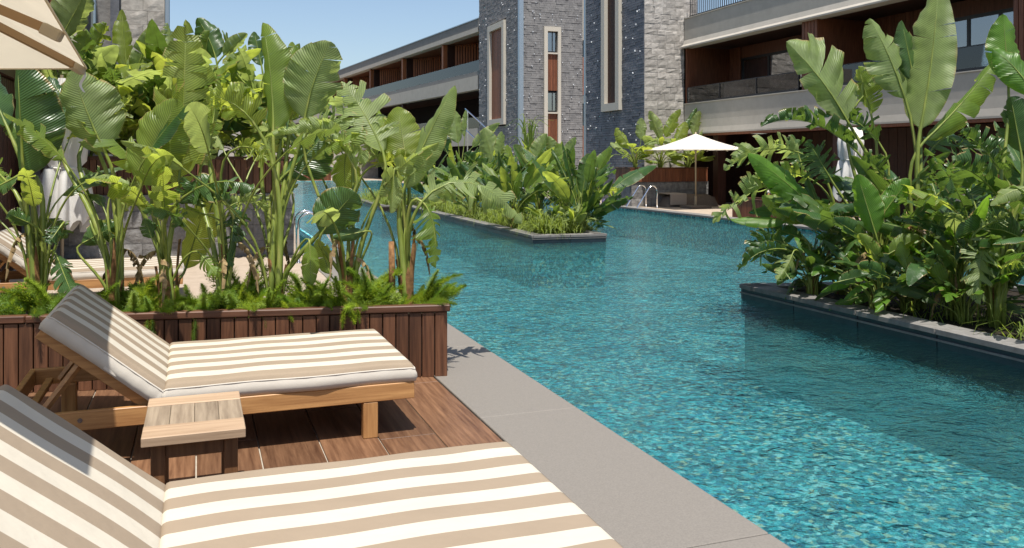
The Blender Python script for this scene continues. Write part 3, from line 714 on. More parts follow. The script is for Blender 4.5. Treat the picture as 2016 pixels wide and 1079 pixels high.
def lounger(label, seed):
    t = thing('sun_lounger', label, 'sun lounger', (0, 0, 0), 'striped sun loungers by the pool')
    fr = .035; zt = .305; zb = .208
    for y in (0, WID-fr): MB().box(-.80, SEAT, y, y+fr, zb, zt).build('side_rail', M_teak, t, bevel=.004)
    for x in (-.80, SEAT-fr): MB().box(x, x+fr, fr+.001, WID-fr-.001, zb, zt-.002).build('end_rail', M_teak, t, bevel=.004)
    for x in (SEAT-.30, -.62):
        for y in (.002, WID-.067): MB().box(x, x+.085, y, y+.065, 0, zb-.001).build('leg', M_teakZ, t, bevel=.004)
    for k in range(12):
        x = .05+k*.108; piece('seat_slat', (.06, WID-2*fr-.01, .018), M_teak, t, (x+.03, WID/2, zt-.014), bevel=.002)
    Mb = Matrix.Translation((-.02, 0, zt-.01)) @ Matrix.Rotation(-PI+BANG, 4, 'Y')
    Mb = Matrix.Translation((-.02, 0, zt-.02)) @ Matrix(((-math.cos(BANG), 0, math.sin(BANG), 0), (0, 1, 0, 0), (math.sin(BANG), 0, math.cos(BANG), 0), (0, 0, 0, 1)))
    bf = []
    for y in (.042, WID-.042-.035):
        o = MB().box(-.05, BACK+.02, y, y+.035, -.055, .0, Mb).build('backrest_bar', M_teak, t, bevel=.003); flip(o)
    for k in range(6):
        o = MB().box(.06+k*.115, .06+k*.115+.06, .08, WID-.08, -.02, -.002, Mb).build('backrest_slat', M_teak, t, bevel=.002); flip(o)
    for y in (.09, WID-.115):
        MB().tube([Mb @ V((.46, y, -.05)), V((-.62, y, .25))], .02, 4).build('prop', M_teak, t)
    MB().box(-.70, -.66, .08, WID-.08, .23, .26).build('prop_rest', M_teak, t, bevel=.003)
    cushion(t, 'mattress', SEAT, Matrix.Translation((.0, 0, zt)), seed)
    # the back cushion runs head-wards from the hinge; mirrored in x so its faces still look outward
    cb = cushion(t, 'back_cushion', BACK, Mb @ Matrix.Translation((.03, 0, .0)), seed+5); 
    for o in [cb]+list(cb.children): flip_in(o)
    fl = MB().box(.10, .36, -.004, -.0005, .012, .05, Mb); o = fl.build('strap', M_side, t); flip(o)
    MB().tube([(-.40, -.004, .262), (-.40, .006, .262)], .012, 10).build('bolt', M_steel, t)
    return t
def flip_in(o):
    bm = bmesh.new(); bm.from_mesh(o.data); bmesh.ops.reverse_faces(bm, faces=bm.faces[:]); bm.to_mesh(o.data); bm.free()
l1 = lounger('near striped sun lounger whose mattress fills the bottom edge, its head half shaded', 21); l1.location = (-.12, 2.33, 0)
l2 = lounger('striped sun lounger between the planter and the small table, backrest half in shadow', 33); l2.location = (-.17, 4.93, 0); l2.rotation_euler = (0, 0, .008)
def copy_tree(o, parent=None):
    c = o.copy(); C.objects.link(c); c.parent = parent
    for ch in list(o.children): copy_tree(ch, c)
    return c
l3 = copy_tree(l2); l3.location = (-1.52, 10.35, 0); l3['label'] = 'striped sun lounger seen through the stems behind the front planter'
l4 = copy_tree(l2); l4.location = (15.0, 18.2, 0); l4.rotation_euler = (0, 0, .5); l4['label'] = 'striped sun lounger on the far deck by the closed white parasol'

# ------------------------------------------------------------------ side table
st = thing('side_table', 'small square weathered teak table between the two striped loungers', 'table', (0, 4.2, 0))
tx0, tx1, ty0, ty1 = -.222, .192, 3.865, 4.50
MB().box(tx0, tx1, ty0, ty0+.17, .412, .452).build('end_board', M_tableX, st, bevel=.003)
MB().box(tx0, tx1, ty1-.14, ty1, .412, .452).build('end_board', M_tableX, st, bevel=.003)
wb = (tx1-tx0)/4
for k in range(4): piece('board', (wb-.0015, ty1-.143-ty0-.173, .038), M_table, st, (tx0+wb*(k+.5), (ty0+.17+ty1-.14)/2, .430), bevel=.002)
for x in (tx0+.035, tx1-.085):
    for y in (ty0+.05, ty1-.10): MB().box(x, x+.055, y, y+.055, 0, .411).build('leg', M_tleg, st, bevel=.003)
for y in (ty0+.058, ty1-.082): MB().box(tx0+.092, tx1-.087, y, y+.022, .34, .41).build('apron', M_tleg, st, bevel=.003)
for x in (tx0+.042, tx1-.07): MB().box(x, x+.022, ty0+.107, ty1-.102, .34, .41).build('apron', M_tleg, st, bevel=.003)

# ------------------------------------------------------------------ parasols
def canopy(mb, cor, peak, sag, n=10):
    for q in range(4):
        a, b = V(cor[q]), V(cor[(q+1) % 4]); m_ = n; base = len(mb.v)
        for i in range(m_+1):
            for j in range(m_+1):
                e = a.lerp(b, j/m_); e.z -= 0; p = V(peak).lerp(e, i/m_)
                p.z -= sag*math.sin(PI*i/m_)*(1-.25*math.sin(PI*j/m_)) + .03*math.sin(PI*j/m_)*(i/m_)*0
                mb.v.append(tuple(p))
        for i in range(m_):
            for j in range(m_):
                k = base+i*(m_+1)+j; mb.f.append((k, k+m_+1, k+m_+2, k+1))
    return mb
def parasol(label, cor, peak, pole, mcan, mrib, sag=.05, group=None, base=True, off=0):
    t = thing('parasol', label, 'parasol', (pole[0], pole[1], 0))
    co = canopy(MB(), cor, peak, sag).build('canopy', mcan, t, True)
    hem = MB(); 
    hm = [V(c) for c in cor]+[V(cor[0])]
    hem.tube(hm, .006, 5).build('hem', mcan, co)
    hub = V((peak[0], peak[1], peak[2]-.10))
    for q in range(4):
        for c in (V(cor[q]), (V(cor[q])+V(cor[(q+1) % 4]))/2):
            mb = MB(); c2 = c+(hub-c)*.02
            pts = [c2+V((0, 0, -.02)), c.lerp(hub, .5)+V((0, 0, -.045-sag*.5)), hub+V((0, 0, -.03))]
            d = (pts[1]-pts[0]).normalized()
            for u in range(2):
                p, q2 = pts[u], pts[u+1]; dd = (q2-p); ln = dd.length
                Mq = Matrix.Translation((p+q2)/2) @ dd.to_track_quat('X', 'Z').to_matrix().to_4x4()
                mb.box(-ln/2, ln/2, -.013, .013, -.02, .02, Mq)
            rb = mb.build('rib', mrib, t)
            Mq = Matrix.Translation(c2+(hub-c2).normalized()*.035+V((0, 0, -.022))) @ (hub-c2).to_track_quat('X', 'Z').to_matrix().to_4x4()
            MB().box(-.045, .045, -.022, .022, -.03, .02, Mq).build('rib_pocket', mcan, rb, bevel=.006)
            sp = c.lerp(hub, .52)+V((0, 0, -.06-sag*.5))
            MB().tube([sp, V((pole[0], pole[1], peak[2]-.55))], .009, 5).build('strut', mrib, rb)
    MB().tube([(pole[0], pole[1], .06), (pole[0], pole[1], peak[2]+.05)], .026, 12).build('pole', M_pole, t, True)
    MB().tube([(pole[0], pole[1], peak[2]-.62), (pole[0], pole[1], peak[2]-.5)], .042, 12).build('runner', M_pole, t)
    MB().box(pole[0]-.38, pole[0]+.38, pole[1]-.38, pole[1]+.38, .0, .085).build('base', M_brownfab, t, bevel=.012)
    MB().tube([(pole[0], pole[1], .086), (pole[0], pole[1], .40)], .038, 12).build('base_sleeve', M_pole, t)
    return t
FR, NR = V((-.62, 5.65, 2.14)), V((-.44, 2.52, 2.14))
FL = Q(-560, 150, 5.05); FL.z = 2.13; NL = NR+(FL-FR)
pc = (FR+NR+FL+NL)/4
tp = parasol('beige open parasol overhead at the top left corner, seen from below', [FR, FL, NL, NR], (pc.x, pc.y, 2.78), (pc.x, pc.y), M_canopy, M_rib, .03)
ts = MB(); p0 = FR+V((-.02, -.03, -.01))
for i in range(9): 
    u = i/8; ts.v += [tuple(p0+V((.012*math.sin(u*7)-.004, .0, -.13*u))), tuple(p0+V((.012*math.sin(u*7)+.010, .008, -.13*u-.004)))]
for i in range(8): ts.f.append((2*i, 2*i+1, 2*i+3, 2*i+2))
ts.build('tie_strap', M_white, tp)
h = 1.27; ux, uy = 15.55, 24.9
parasol('open cream parasol on a tan pole on the far deck', [(ux-h, uy-h, 1.93), (ux-h, uy+h, 1.93), (ux+h, uy+h, 1.93), (ux+h, uy-h, 1.93)][::-1], (ux, uy, 2.48), (ux, uy), M_canopyw, M_pole, .05)
def closed(label, x, y, z0, z1, s=1.):
    t = thing('closed_parasol', label, 'parasol', (x, y, 0))
    mb = MB(); n = 64; prof = [(z0, .33), (z0+.12, .335), (z0+.5, .30), (z0+.80, .25), (z0+.86, .215), (z0+.92, .25), (z0+1.25, .27), (z0+1.6, .22), (z1-.25, .13), (z1-.05, .04)]
    r = random.Random(int(x*10)); am = [r.uniform(.55, 1.25) for _ in range(9)]
    for k, (z, rr) in enumerate(prof):
        for i in range(n):
            th = 2*PI*i/n; f = 8; a = am[int(th/(2*PI)*f) % 9]
            fold = .30*a*math.sin(f*th+.5*math.sin(3*z)) + .10*math.sin(3*th+z)
            if abs(z-(z0+.86)) < .01: fold *= .4
            zz = z+(.13*math.sin(f*th+1.2)*a if k == 0 else 0)+(.05*math.sin(5*th) if k in (3, 5) else 0)
            q = rr*s*(1+fold); mb.v.append((x+q*math.cos(th), y+q*math.sin(th), zz))
    for k in range(len(prof)-1):
        for i in range(n): j = (i+1) % n; mb.f.append((k*n+i, k*n+j, k*n+n+j, k*n+n+i))
    mb.build('canopy', M_white, t, True)
    MB().tube([(x+.235*s*math.cos(a*PI/10), y+.235*s*math.sin(a*PI/10), z0+.86+.01*math.sin(a*2)) for a in range(21)], .018, 6, False).build('tie_strap', M_white, t)
    MB().tube([(x, y, .06), (x, y, z1)], .026, 10).build('pole', M_pole, t); MB().box(x-.35, x+.35, y-.35, y+.35, 0, .08).build('base', M_brownfab, t, bevel=.01)
    return t
pq = Q(122, 440, 13)
closed('closed white canvas parasol standing behind the left banana stems', pq.x, pq.y, .62, 2.88, 1.0)
pq = Q(1675, 300, 20)
closed('closed white parasol on the far deck behind the right planting bed', pq.x, pq.y, .75, 2.0, .9)

# ------------------------------------------------------------------ ladders, far deck furniture
def ladder(label, x, y, sgn, dy, w=.5, ht=.78):
    t = thing('pool_ladder', label, 'ladder', (x, y, 0))
    for k in (0, 1):
        yy = y+k*dy; pts = [(x-sgn*.72, yy, -.006), (x-sgn*.72, yy, ht-.2)]
        for a in range(9):
            th = PI*.78*a/8; pts.append((x-sgn*.55-sgn*.17*math.cos(th), yy, ht-.17+.17*math.sin(th)))
        pts += [(x+sgn*.06, yy, -.02), (x+sgn*.12, yy, -.25), (x+sgn*.12, yy, -1.0)]
        MB().tube(pts, .022, 10).build('rail', M_steel, t, True)
        MB().tube([(x-sgn*.72, yy, -.004), (x-sgn*.72, yy, .015)], .05, 12).build('flange', M_steel, t)
    for z in (-.25, -.55, -.85): MB().box(x+sgn*.10-.04, x+sgn*.10+.04, y+.01, y+dy-.01, z, z+.03).build('step', M_steel, t)
    return t
pq = P(610, 515, 0)
ladder('steel pool ladder behind the front planter stems', 2.18, pq.y-.2, 1, .52)
ladder('steel pool ladder at the far coping by the stone wall', 13.55, 25.2, -1, .75, ht=.74)
cv = thing('covered_lounger', 'brown covered lounger with a taupe towel under the cream parasol', 'sun lounger', (15.2, 25.9, 0))
b = MB()
for i in range(13):
    for j in range(7):
        x = i/12*2.1; y = j/6*.8; e = min(j, 6-j, i, 12-i)
        b.v.append((14.9+x, 25.6+y, (.0 if e == 0 else .34 if e == 1 else .42)+.012*math.sin(5*x+7*y)))
for i in range(12):
    for j in range(6): k = i*7+j; b.f.append((k, k+7, k+8, k+1))
b.build('cover', M_brownfab, cv, True)
MB().box(14.97, 15.6, 25.56, 26.45, .43, .47).build('towel', M_towel, cv, bevel=.015)
MB().box(14.97, 15.6, 25.53, 25.56, .08, .45).build('towel', M_towel, cv, bevel=.01)
pq = P(1200, 398, .1)
pf = MB(); 
for z, rr in ((0, .30), (.05, .36), (.14, .37), (.20, .31), (.22, .0)):
    for i in range(20): pf.v.append((13.95+rr*math.cos(i*PI/10), 27.9+rr*math.sin(i*PI/10), z))
for k in range(4):
    for i in range(20): j = (i+1) % 20; pf.f.append((k*20+i, k*20+j, k*20+20+j, k*20+20+i))
tag(pf.build('pouf', M_purple, None, True), 'low purple pouf on the far coping left of the ladder', 'pouf')

# ------------------------------------------------------------------ leaves
def bez(p, u):
    p = list(p)
    while len(p) > 1: p = [p[i].lerp(p[i+1], u) for i in range(len(p)-1)]
    return p[0]
def prof(u): 
    a = max(0., min(1., u))
    return max(0., math.sin(PI*min(1, a**.82)))**.62*(1-.22*a)
NL_ = [0, 0]
def blade(mid, width, nref, rr, fold=.25, tear=.2, droop=.3, nU=30, nV=4, asym=(1, 1)):
    """one leaf blade: split along its side veins where the wind tore it"""
    mb = MB(); mb.hasuv = True
    pts = [bez(mid, i/(nU*2)) for i in range(nU*2+1)]
    ln = sum((pts[i+1]-pts[i]).length for i in range(nU*2))
    fr = []
    for i in range(nU*2+1):
        T = (pts[min(i+1, nU*2)]-pts[max(i-1, 0)]).normalized(); S = T.cross(nref)
        S = S.normalized() if S.length > 1e-4 else V((1, 0, 0)); fr.append((T, S, S.cross(T).normalized()))
    ph = rr.uniform(0, 6); ph2 = rr.uniform(0, 6)
    for si, sd in enumerate((-1, 1)):
        i0 = 0
        while i0 < nU:
            if tear <= .02: st = nU
            elif tear < .5: st = rr.randint(3, int(5+10*(1-tear)))
            else: st = rr.randint(1, 4) if tear < .85 else rr.randint(1, 2)
            i1 = min(nU, i0+st)
            if nU-i1 < 2: i1 = nU
            real = 0 if (i0 == 0 and i1 == nU) else 1
            off = rr.gauss(0, .75*tear)*real; gap = (.02+.22*tear*rr.random())*real; lf = 1-rr.random()*.30*tear*real; sweep = rr.gauss(0, .25*tear)*real
            ctr = (i0+i1)/2; b = len(mb.v)
            for i in range(i0, i1+1):
                for j in range(nV+1):
                    v = j/nV; uu = i+(ctr-i)*gap*v**1.2
                    if i == 0 or i == nU: uu = i
                    k = uu*2; ki = min(nU*2-1, int(k)); f = k-ki
                    P0 = pts[ki].lerp(pts[ki+1], f); T, S, N = fr[min(nU*2, round(k))]
                    wd = width/2*prof(uu/nU)*lf*asym[si]
                    a = fold+off*v+droop*v*v+.10*math.sin(uu*.55+ph+sd)*v+.05*math.sin(uu*1.7+ph2)*v
                    d = S*(sd*math.cos(a))-N*math.sin(a)
                    p = P0+d*(wd*v)+T*(wd*v*(.30+sweep*v))
                    p.z -= tear*real*.12*wd*v*v
                    mb.v.append(tuple(p)); mb.uv.append((uu/nU*ln, .5+.5*sd*v))
            w1 = nV+1
            for i in range(i1-i0):
                for j in range(nV):
                    q = b+i*w1+j
                    mb.f.append((q, q+w1, q+w1+1, q+1) if sd > 0 else (q, q+1, q+w1+1, q+w1))
            i0 = i1
    return mb, pts, fr
def add_leaf(par, root, mid, width, nref, rr, m=None, srad=.025, lift=.55, ctrl=None, petiole=True, rk=6, **kw):
    mb, pts, fr = blade(mid, width, nref, rr, **kw)
    mb.build('leaf', m or M_leaf, par, True); NL_[0] += 1
    if petiole:
        b0 = mid[0]; d = (b0-root).length
        c1 = ctrl if ctrl is not None else root+V((0, 0, d*lift))
        t0 = (pts[1]-pts[0]).normalized(); c2 = b0-t0*d*.25
        st = [bez([root, c1, c2, b0], i/9) for i in range(10)]
        rad = [srad*(1-.55*i/9) for i in range(10)]
        n = len(pts); ids = [int(n*.12), int(n*.3), int(n*.5), int(n*.7), int(n*.9)]
        for q, i in enumerate(ids): st.append(pts[i]-fr[i][2]*.001); rad.append(srad*.42*(1-.19*(q+1)))
        MB().tube(st, rad, rk).build('stalk', M_stalk, par, True)
def toCam(p): return (V((0, 0, CH))-p).normalized()
def hero(par, D, root, h, rr):
    """h: blade base px, tip px, width px and options; depths are metres past the plant's own distance"""
    bx, by, tx, ty, wpx = h[:5]; o = dict(h[5]) if len(h) > 5 else {}
    db, dt = o.pop('d', (0, 0)); roll = o.pop('roll', 0.); mid = o.pop('mid', None); bow = o.pop('bow', 0.)
    b, t = Q(bx, by, D+db), Q(tx, ty, D+dt)
    if mid: mids = [b, Q(mid[0], mid[1], D+(db+dt)/2), t] if len(mid) == 2 else [b]+[Q(mid[i], mid[i+1], D+db+(dt-db)*(i+2)/(len(mid)+2)) for i in range(0, len(mid), 2)]+[t]
    else:
        ax = (t-b); side = ax.cross(toCam(b)).normalized(); mids = [b, b.lerp(t, .5)+side*bow*ax.length, t]
    T = (t-b).normalized(); n0 = toCam(b.lerp(t, .5)); n0 = (n0-T*n0.dot(T)).normalized()
    n0 = Matrix.Rotation(math.radians(roll), 3, T) @ n0
    r0 = o.pop('root', None); rt = Q(r0[0], r0[1], D+(r0[2] if len(r0) > 2 else 0)) if r0 else root+V((rr.uniform(-.05, .05), rr.uniform(-.05, .05), 0))
    c = o.pop('ctrl', None); c = Q(c[0], c[1], D+db/2) if c else None
    o['tear'] = min(.95, o.get('tear', .2)*1.2+.03) if o.get('tear', .2) > 0 else 0
    o['srad'] = 1.22*o.get('srad', .022)
    add_leaf(par, rt, mids, 1.15*wpx*(D+(db+dt)/2)/F, n0, rr, ctrl=c, **o)
def wild(par, root, rr, n, Lp=(.7, 1.2), Lb=(.5, .9), ar=.36, el=(50, 82), arch=(.1, .6), tear=(.1, .7), mats=None, srad=.018, az=None, nU=22):
    for i in range(n):
        a = rr.uniform(0, 2*PI) if az is None else rr.uniform(*az); e = math.radians(rr.uniform(*el)); lp = rr.uniform(*Lp); lb = rr.uniform(*Lb)
        hd = V((math.cos(a), math.sin(a), 0)); r0 = root+hd*rr.uniform(.0, .07)+V((0, 0, 0))
        b = r0+hd*(lp*math.cos(e))+V((0, 0, lp*math.sin(e)))
        e2 = e-rr.uniform(*arch)*1.2; e3 = e2-rr.uniform(*arch)*2.0
        m1 = b+(hd*math.cos(e2)+V((0, 0, math.sin(e2))))*lb*.5; t = m1+(hd*math.cos(e3)+V((0, 0, math.sin(e3))))*lb*.5
        T = (t-b).normalized(); up = V((0, 0, 1)); nr = up-T*up.dot(T)
        nr = nr.normalized() if nr.length > .15 else -hd
        nr = Matrix.Rotation(rr.uniform(-1.0, 1.0), 3, T) @ nr
        add_leaf(par, r0, [b, m1, t], lb*ar*rr.uniform(.8, 1.2), nr, rr, m=rr.choice(mats or [M_leaf]), srad=srad, fold=rr.uniform(-.15, .45), tear=rr.uniform(*tear), droop=rr.uniform(0, .5), nU=nU, nV=3, rk=5)
def sheaths(par, root, rr, n, h=(.25, .6), r=.05):
    for i in range(n):
        a = rr.uniform(0, 2*PI); d = V((math.cos(a), math.sin(a), 0)); hh = rr.uniform(*h); mb = MB(); s = V((-d.y, d.x, 0))
        for k in range(7):
            u = k/6; w_ = r*.55*(1-u)**.7+.003; c = root+d*(r*(.75-.2*u)+.04*u*u)+V((0, 0, hh*u))
            mb.v += [tuple(c-s*w_-d*.012), tuple(c+d*.006), tuple(c+s*w_-d*.012)]
        for k in range(6): q = 3*k; mb.f += [(q, q+1, q+4, q+3), (q+1, q+2, q+5, q+4)]
        mb.build('dry_sheath', M_dry, par, True)
def plant(label, root, heroes, seed, D=None, nw=0, group=None, dead=0, sh=2, shr=.05, name='banana_plant', **kw):
    t = thing(name, label, 'banana plant', root, group); rr = random.Random(seed)
    D = D or depth(root)
    for h in heroes: hero(t, D, V(root), h, rr)
    if nw: wild(t, V(root), rr, nw, **kw)
    if sh: sheaths(t, V(root), rr, sh, r=shr)
    for i in range(dead):
        a = rr.uniform(0, 2*PI); d = V((math.cos(a), math.sin(a), 0)); b = V(root)+d*.04+V((0, 0, rr.uniform(.35, .7))); l = rr.uniform(.35, .55)
        add_leaf(t, V(root), [b, b+d*l*.4+V((0, 0, .04)), b+d*l*.45-V((0, 0, l*.8))], l*.22, d, rr, m=M_dryleaf, srad=.010, fold=.7, tear=.9, droop=.5, nU=14, nV=2, rk=5)
    return t
def plroot(px, off=.36):                                            # a spot in the front planter's soil under a photo column
    for s in [i*.01 for i in range(0, 460)]:
        p = pl_pt(s, off, .45); t = depth(p); x = CX+F*(p.x*cs-p.y*sn)/t
        if x <= px: return p
    return p
G1 = 'banana plants in the front planter'
Y, D_, PL_ = M_leafy, M_leafd, M_leafp
WF = dict(Lp=(.75, 1.45), Lb=(.45, .75), ar=.40, el=(58, 85), tear=(.3, .9), mats=[M_leaf, M_leafp, M_leafd, M_leaf], srad=.013)
plant('banana plant with one long hanging leaf at the far left of the front planter', plroot(75), [
    (46, 352, 34, 120, 120, dict(d=(-.1, -.2), roll=-28, asym=(.25, 1.3), tear=.05, fold=.1, m=D_, srad=.03)),
    (14, 250, -70, 60, 90, dict(d=(.1, .3), roll=30, m=D_)), (38, 345, -60, 395, 40, dict(d=(0, -.1), roll=50, tear=.5, m=D_)),
    (20, 365, -40, 300, 60, dict(d=(.0, .2), roll=20, tear=.7)), (95, 430, 130, 470, 60, dict(d=(.2, .3), tear=.6, m=D_, srad=.012)),
    (110, 500, 150, 600, 50, dict(d=(-.1, -.2), tear=.4, m=D_, srad=.012)),(60, 440, 15, 420, 46, dict(d=(-.1, -.2), tear=.3, m=D_, srad=.012)),
    (120, 445, 95, 480, 46, dict(d=(-.1, -.2), tear=.6, m=D_, srad=.012))], 1, group=G1, dead=2, nw=7, **WF, sh=4, shr=.06)
plant('banana plant with a broad half folded leaf in front of the closed parasol', plroot(226), [
    (207, 300, 142, 138, 128, dict(d=(0, -.1), roll=-8, tear=.12, fold=.15, m=PL_, asym=(.9, 1.15), srad=.022, bow=-.04)),
    (165, 250, 95, 150, 70, dict(d=(.2, .2), roll=25, tear=.5, m=D_)), (120, 245, 150, 150, 60, dict(d=(.3, .4), tear=.3, m=D_)),
    (190, 435, 245, 470, 46, dict(d=(.1, .2), tear=.4, srad=.012, m=Y)), (160, 480, 235, 440, 60, dict(d=(.0, .1), tear=.4, m=D_, srad=.012)),
    (180, 262, 260, 190, 70, dict(d=(.5, .6), roll=30, tear=.7)), (240, 370, 290, 355, 36, dict(d=(.1, .1), tear=.8, m=PL_, srad=.011))], 2, group=G1, dead=2, nw=5, **WF, sh=3)
plant('banana plant with thick ochre stems and a tall feathered yellow leaf', plroot(332), [
    (351, 372, 365, 38, 128, dict(d=(0, .05), roll=10, tear=.62, fold=-.1, droop=-.15, m=Y, srad=.026, nU=44, bow=.02)),
    (277, 366, 352, 196, 118, dict(d=(-.1, -.15), roll=-12, tear=.03, fold=.12, m=M_leaf, srad=.022, bow=-.06, root=(330, 600))),
    (308, 362, 378, 235, 92, dict(d=(.15, .2), roll=15, tear=.15, m=PL_)),
    (318, 425, 316, 296, 34, dict(d=(-.2, -.2), roll=20, tear=0, m=Y, srad=.012)),
    (345, 402, 500, 372, 90, dict(d=(-.1, -.3), roll=-50, tear=.8, fold=.5, droop=.5, m=D_, mid=(420, 330), srad=.022)),
    (300, 470, 285, 430, 34, dict(d=(-.1, -.1), m=D_, srad=.01)), (365, 530, 415, 365, 75, dict(d=(.3, .3), roll=-20, m=Y, srad=.018, tear=.1)),
    (395, 500, 430, 545, 40, dict(d=(-.1, -.2), tear=.4, srad=.01))], 3, group=G1, dead=2, nw=4, **WF, sh=6, shr=.085)
plant('banana plant with a drooping ragged leaf in half shade, in mid planter', plroot(447), [
    (450, 420, 445, 540, 70, dict(d=(-.05, -.15), roll=25, tear=.75, fold=.5, m=D_, mid=(470, 395), srad=.018)),
    (450, 410, 345, 390, 80, dict(d=(-.1, -.2), roll=-60, tear=.85, fold=.3, m=D_, mid=(400, 350), srad=.016)),
    (455, 405, 530, 420, 70, dict(d=(0, .1), roll=50, tear=.85, m=PL_, mid=(495, 380), srad=.014)),
    (505, 250, 405, 185, 105, dict(d=(-.05, -.15), roll=-35, tear=.62, fold=.2, droop=.4, m=Y, mid=(470, 195), ctrl=(560, 430), root=(545, 600), srad=.022)),
    (415, 270, 430, 170, 60, dict(d=(.2, .3), roll=40, tear=.4)), (395, 330, 415, 250, 50, dict(d=(.3, .3), tear=.4, m=PL_)),
    (470, 290, 530, 330, 55, dict(d=(-.1, -.2), roll=45, tear=.7, m=Y, mid=(505, 280), srad=.014))], 4, group=G1, dead=2, nw=4, **WF, sh=3)
plant('banana plant with two tall upright paddles against the sky', plroot(545), [
    (538, 262, 517, 44, 92, dict(d=(0, .05), roll=-30, tear=.06, fold=.3, m=M_leaf, srad=.024, bow=.05, asym=(.7, 1.1))),
    (600, 235, 652, 82, 118, dict(d=(.05, .0), roll=14, tear=.08, fold=.1, m=PL_, srad=.022, bow=-.08)),
    (560, 345, 640, 262, 110, dict(d=(.1, .15), roll=-35, tear=.25, fold=.3, m=D_, bow=.05)),
    (700, 335, 520, 272, 78, dict(d=(-.1, -.2), roll=-75, tear=.85, fold=.6, droop=.7, m=PL_, mid=(660, 235, 590, 262), ctrl=(560, 470), srad=.018)),
    (575, 215, 590, 85, 62, dict(d=(.25, .3), roll=40, tear=.3)), (555, 180, 552, 75, 44, dict(d=(.3, .4), roll=50, tear=.2, m=D_)),
    (610, 480, 612, 565, 40, dict(d=(-.15, -.2), tear=.1, srad=.011, m=M_leaf)), (575, 380, 560, 330, 40, dict(d=(.15, .15), tear=.3, m=PL_, srad=.014)),
    (520, 300, 545, 205, 60, dict(d=(.1, .1), roll=-40, tear=.4, m=PL_))], 5, group=G1, dead=2, nw=4, **WF, sh=5, shr=.075)
plant('banana plant with a low dark paddle and a torn arching leaf over the pool', plroot(685), [
    (632, 462, 700, 378, 98, dict(d=(-.2, -.25), roll=12, tear=.04, fold=.12, m=D_, srad=.018, bow=-.05)),
    (682, 300, 686, 405, 66, dict(d=(.1, .1), roll=15, tear=.05, m=M_leaf, srad=.015, mid=(672, 340))),
    (754, 300, 672, 160, 130, dict(d=(.0, .1), roll=18, tear=.66, fold=.1, droop=.25, m=PL_, mid=(725, 225), srad=.02)),
    (620, 250, 720, 322, 95, dict(d=(-.05, -.2), roll=30, tear=.75, fold=.2, m=PL_, mid=(670, 225), srad=.014)),
    (650, 540, 625, 470, 44, dict(d=(-.1, -.1), m=M_leaf, srad=.012)), (720, 455, 655, 468, 30, dict(d=(-.1, -.2), tear=.1, m=D_, srad=.011)),
    (745, 322, 812, 305, 52, dict(d=(.1, .0), roll=45, tear=.5, m=Y, srad=.014))], 6, group=G1, dead=2, nw=3, **WF, sh=5, shr=.06)
plant('banana plant with a long narrow upright leaf at the right end of the planter', plroot(800), [
    (795, 372, 896, 168, 104, dict(d=(-.05, -.05), roll=-30, tear=.05, fold=.55, m=PL_, srad=.024, bow=-.03, asym=(1.05, .75))),
    (802, 335, 783, 210, 92, dict(d=(.15, .2), roll=10, tear=.1, m=Y, srad=.022)),
    (833, 395, 1028, 440, 105, dict(d=(-.1, .1), roll=-42, tear=.72, fold=.25, droop=.5, m=PL_, mid=(880, 335, 965, 345), srad=.02)),
    (832, 398, 858, 528, 92, dict(d=(-.1, -.15), roll=-20, tear=.82, fold=.3, droop=.3, m=M_leaf, mid=(862, 425), asym=(.45, 1.1), srad=.018)),
    (760, 330, 705, 268, 70, dict(d=(.2, .2), roll=-40, tear=.7, m=PL_)), (770, 290, 745, 215, 55, dict(d=(.2, .3), roll=30, tear=.5)),
    (775, 345, 770, 420, 40, dict(d=(-.1, -.1), roll=40, tear=.3, m=PL_, srad=.012))], 7, group=G1, dead=2, nw=2, **WF, sh=7, shr=.075)
rr_ = random.Random(77); stub = plroot(772)
MB().tube([stub, stub+V((.0, 0, .30)), stub+V((-.005, 0, .52))], [.03, .026, .022], 8).build('cut_stump', M_dry, bpy.data.objects['banana_plant.006'], True)

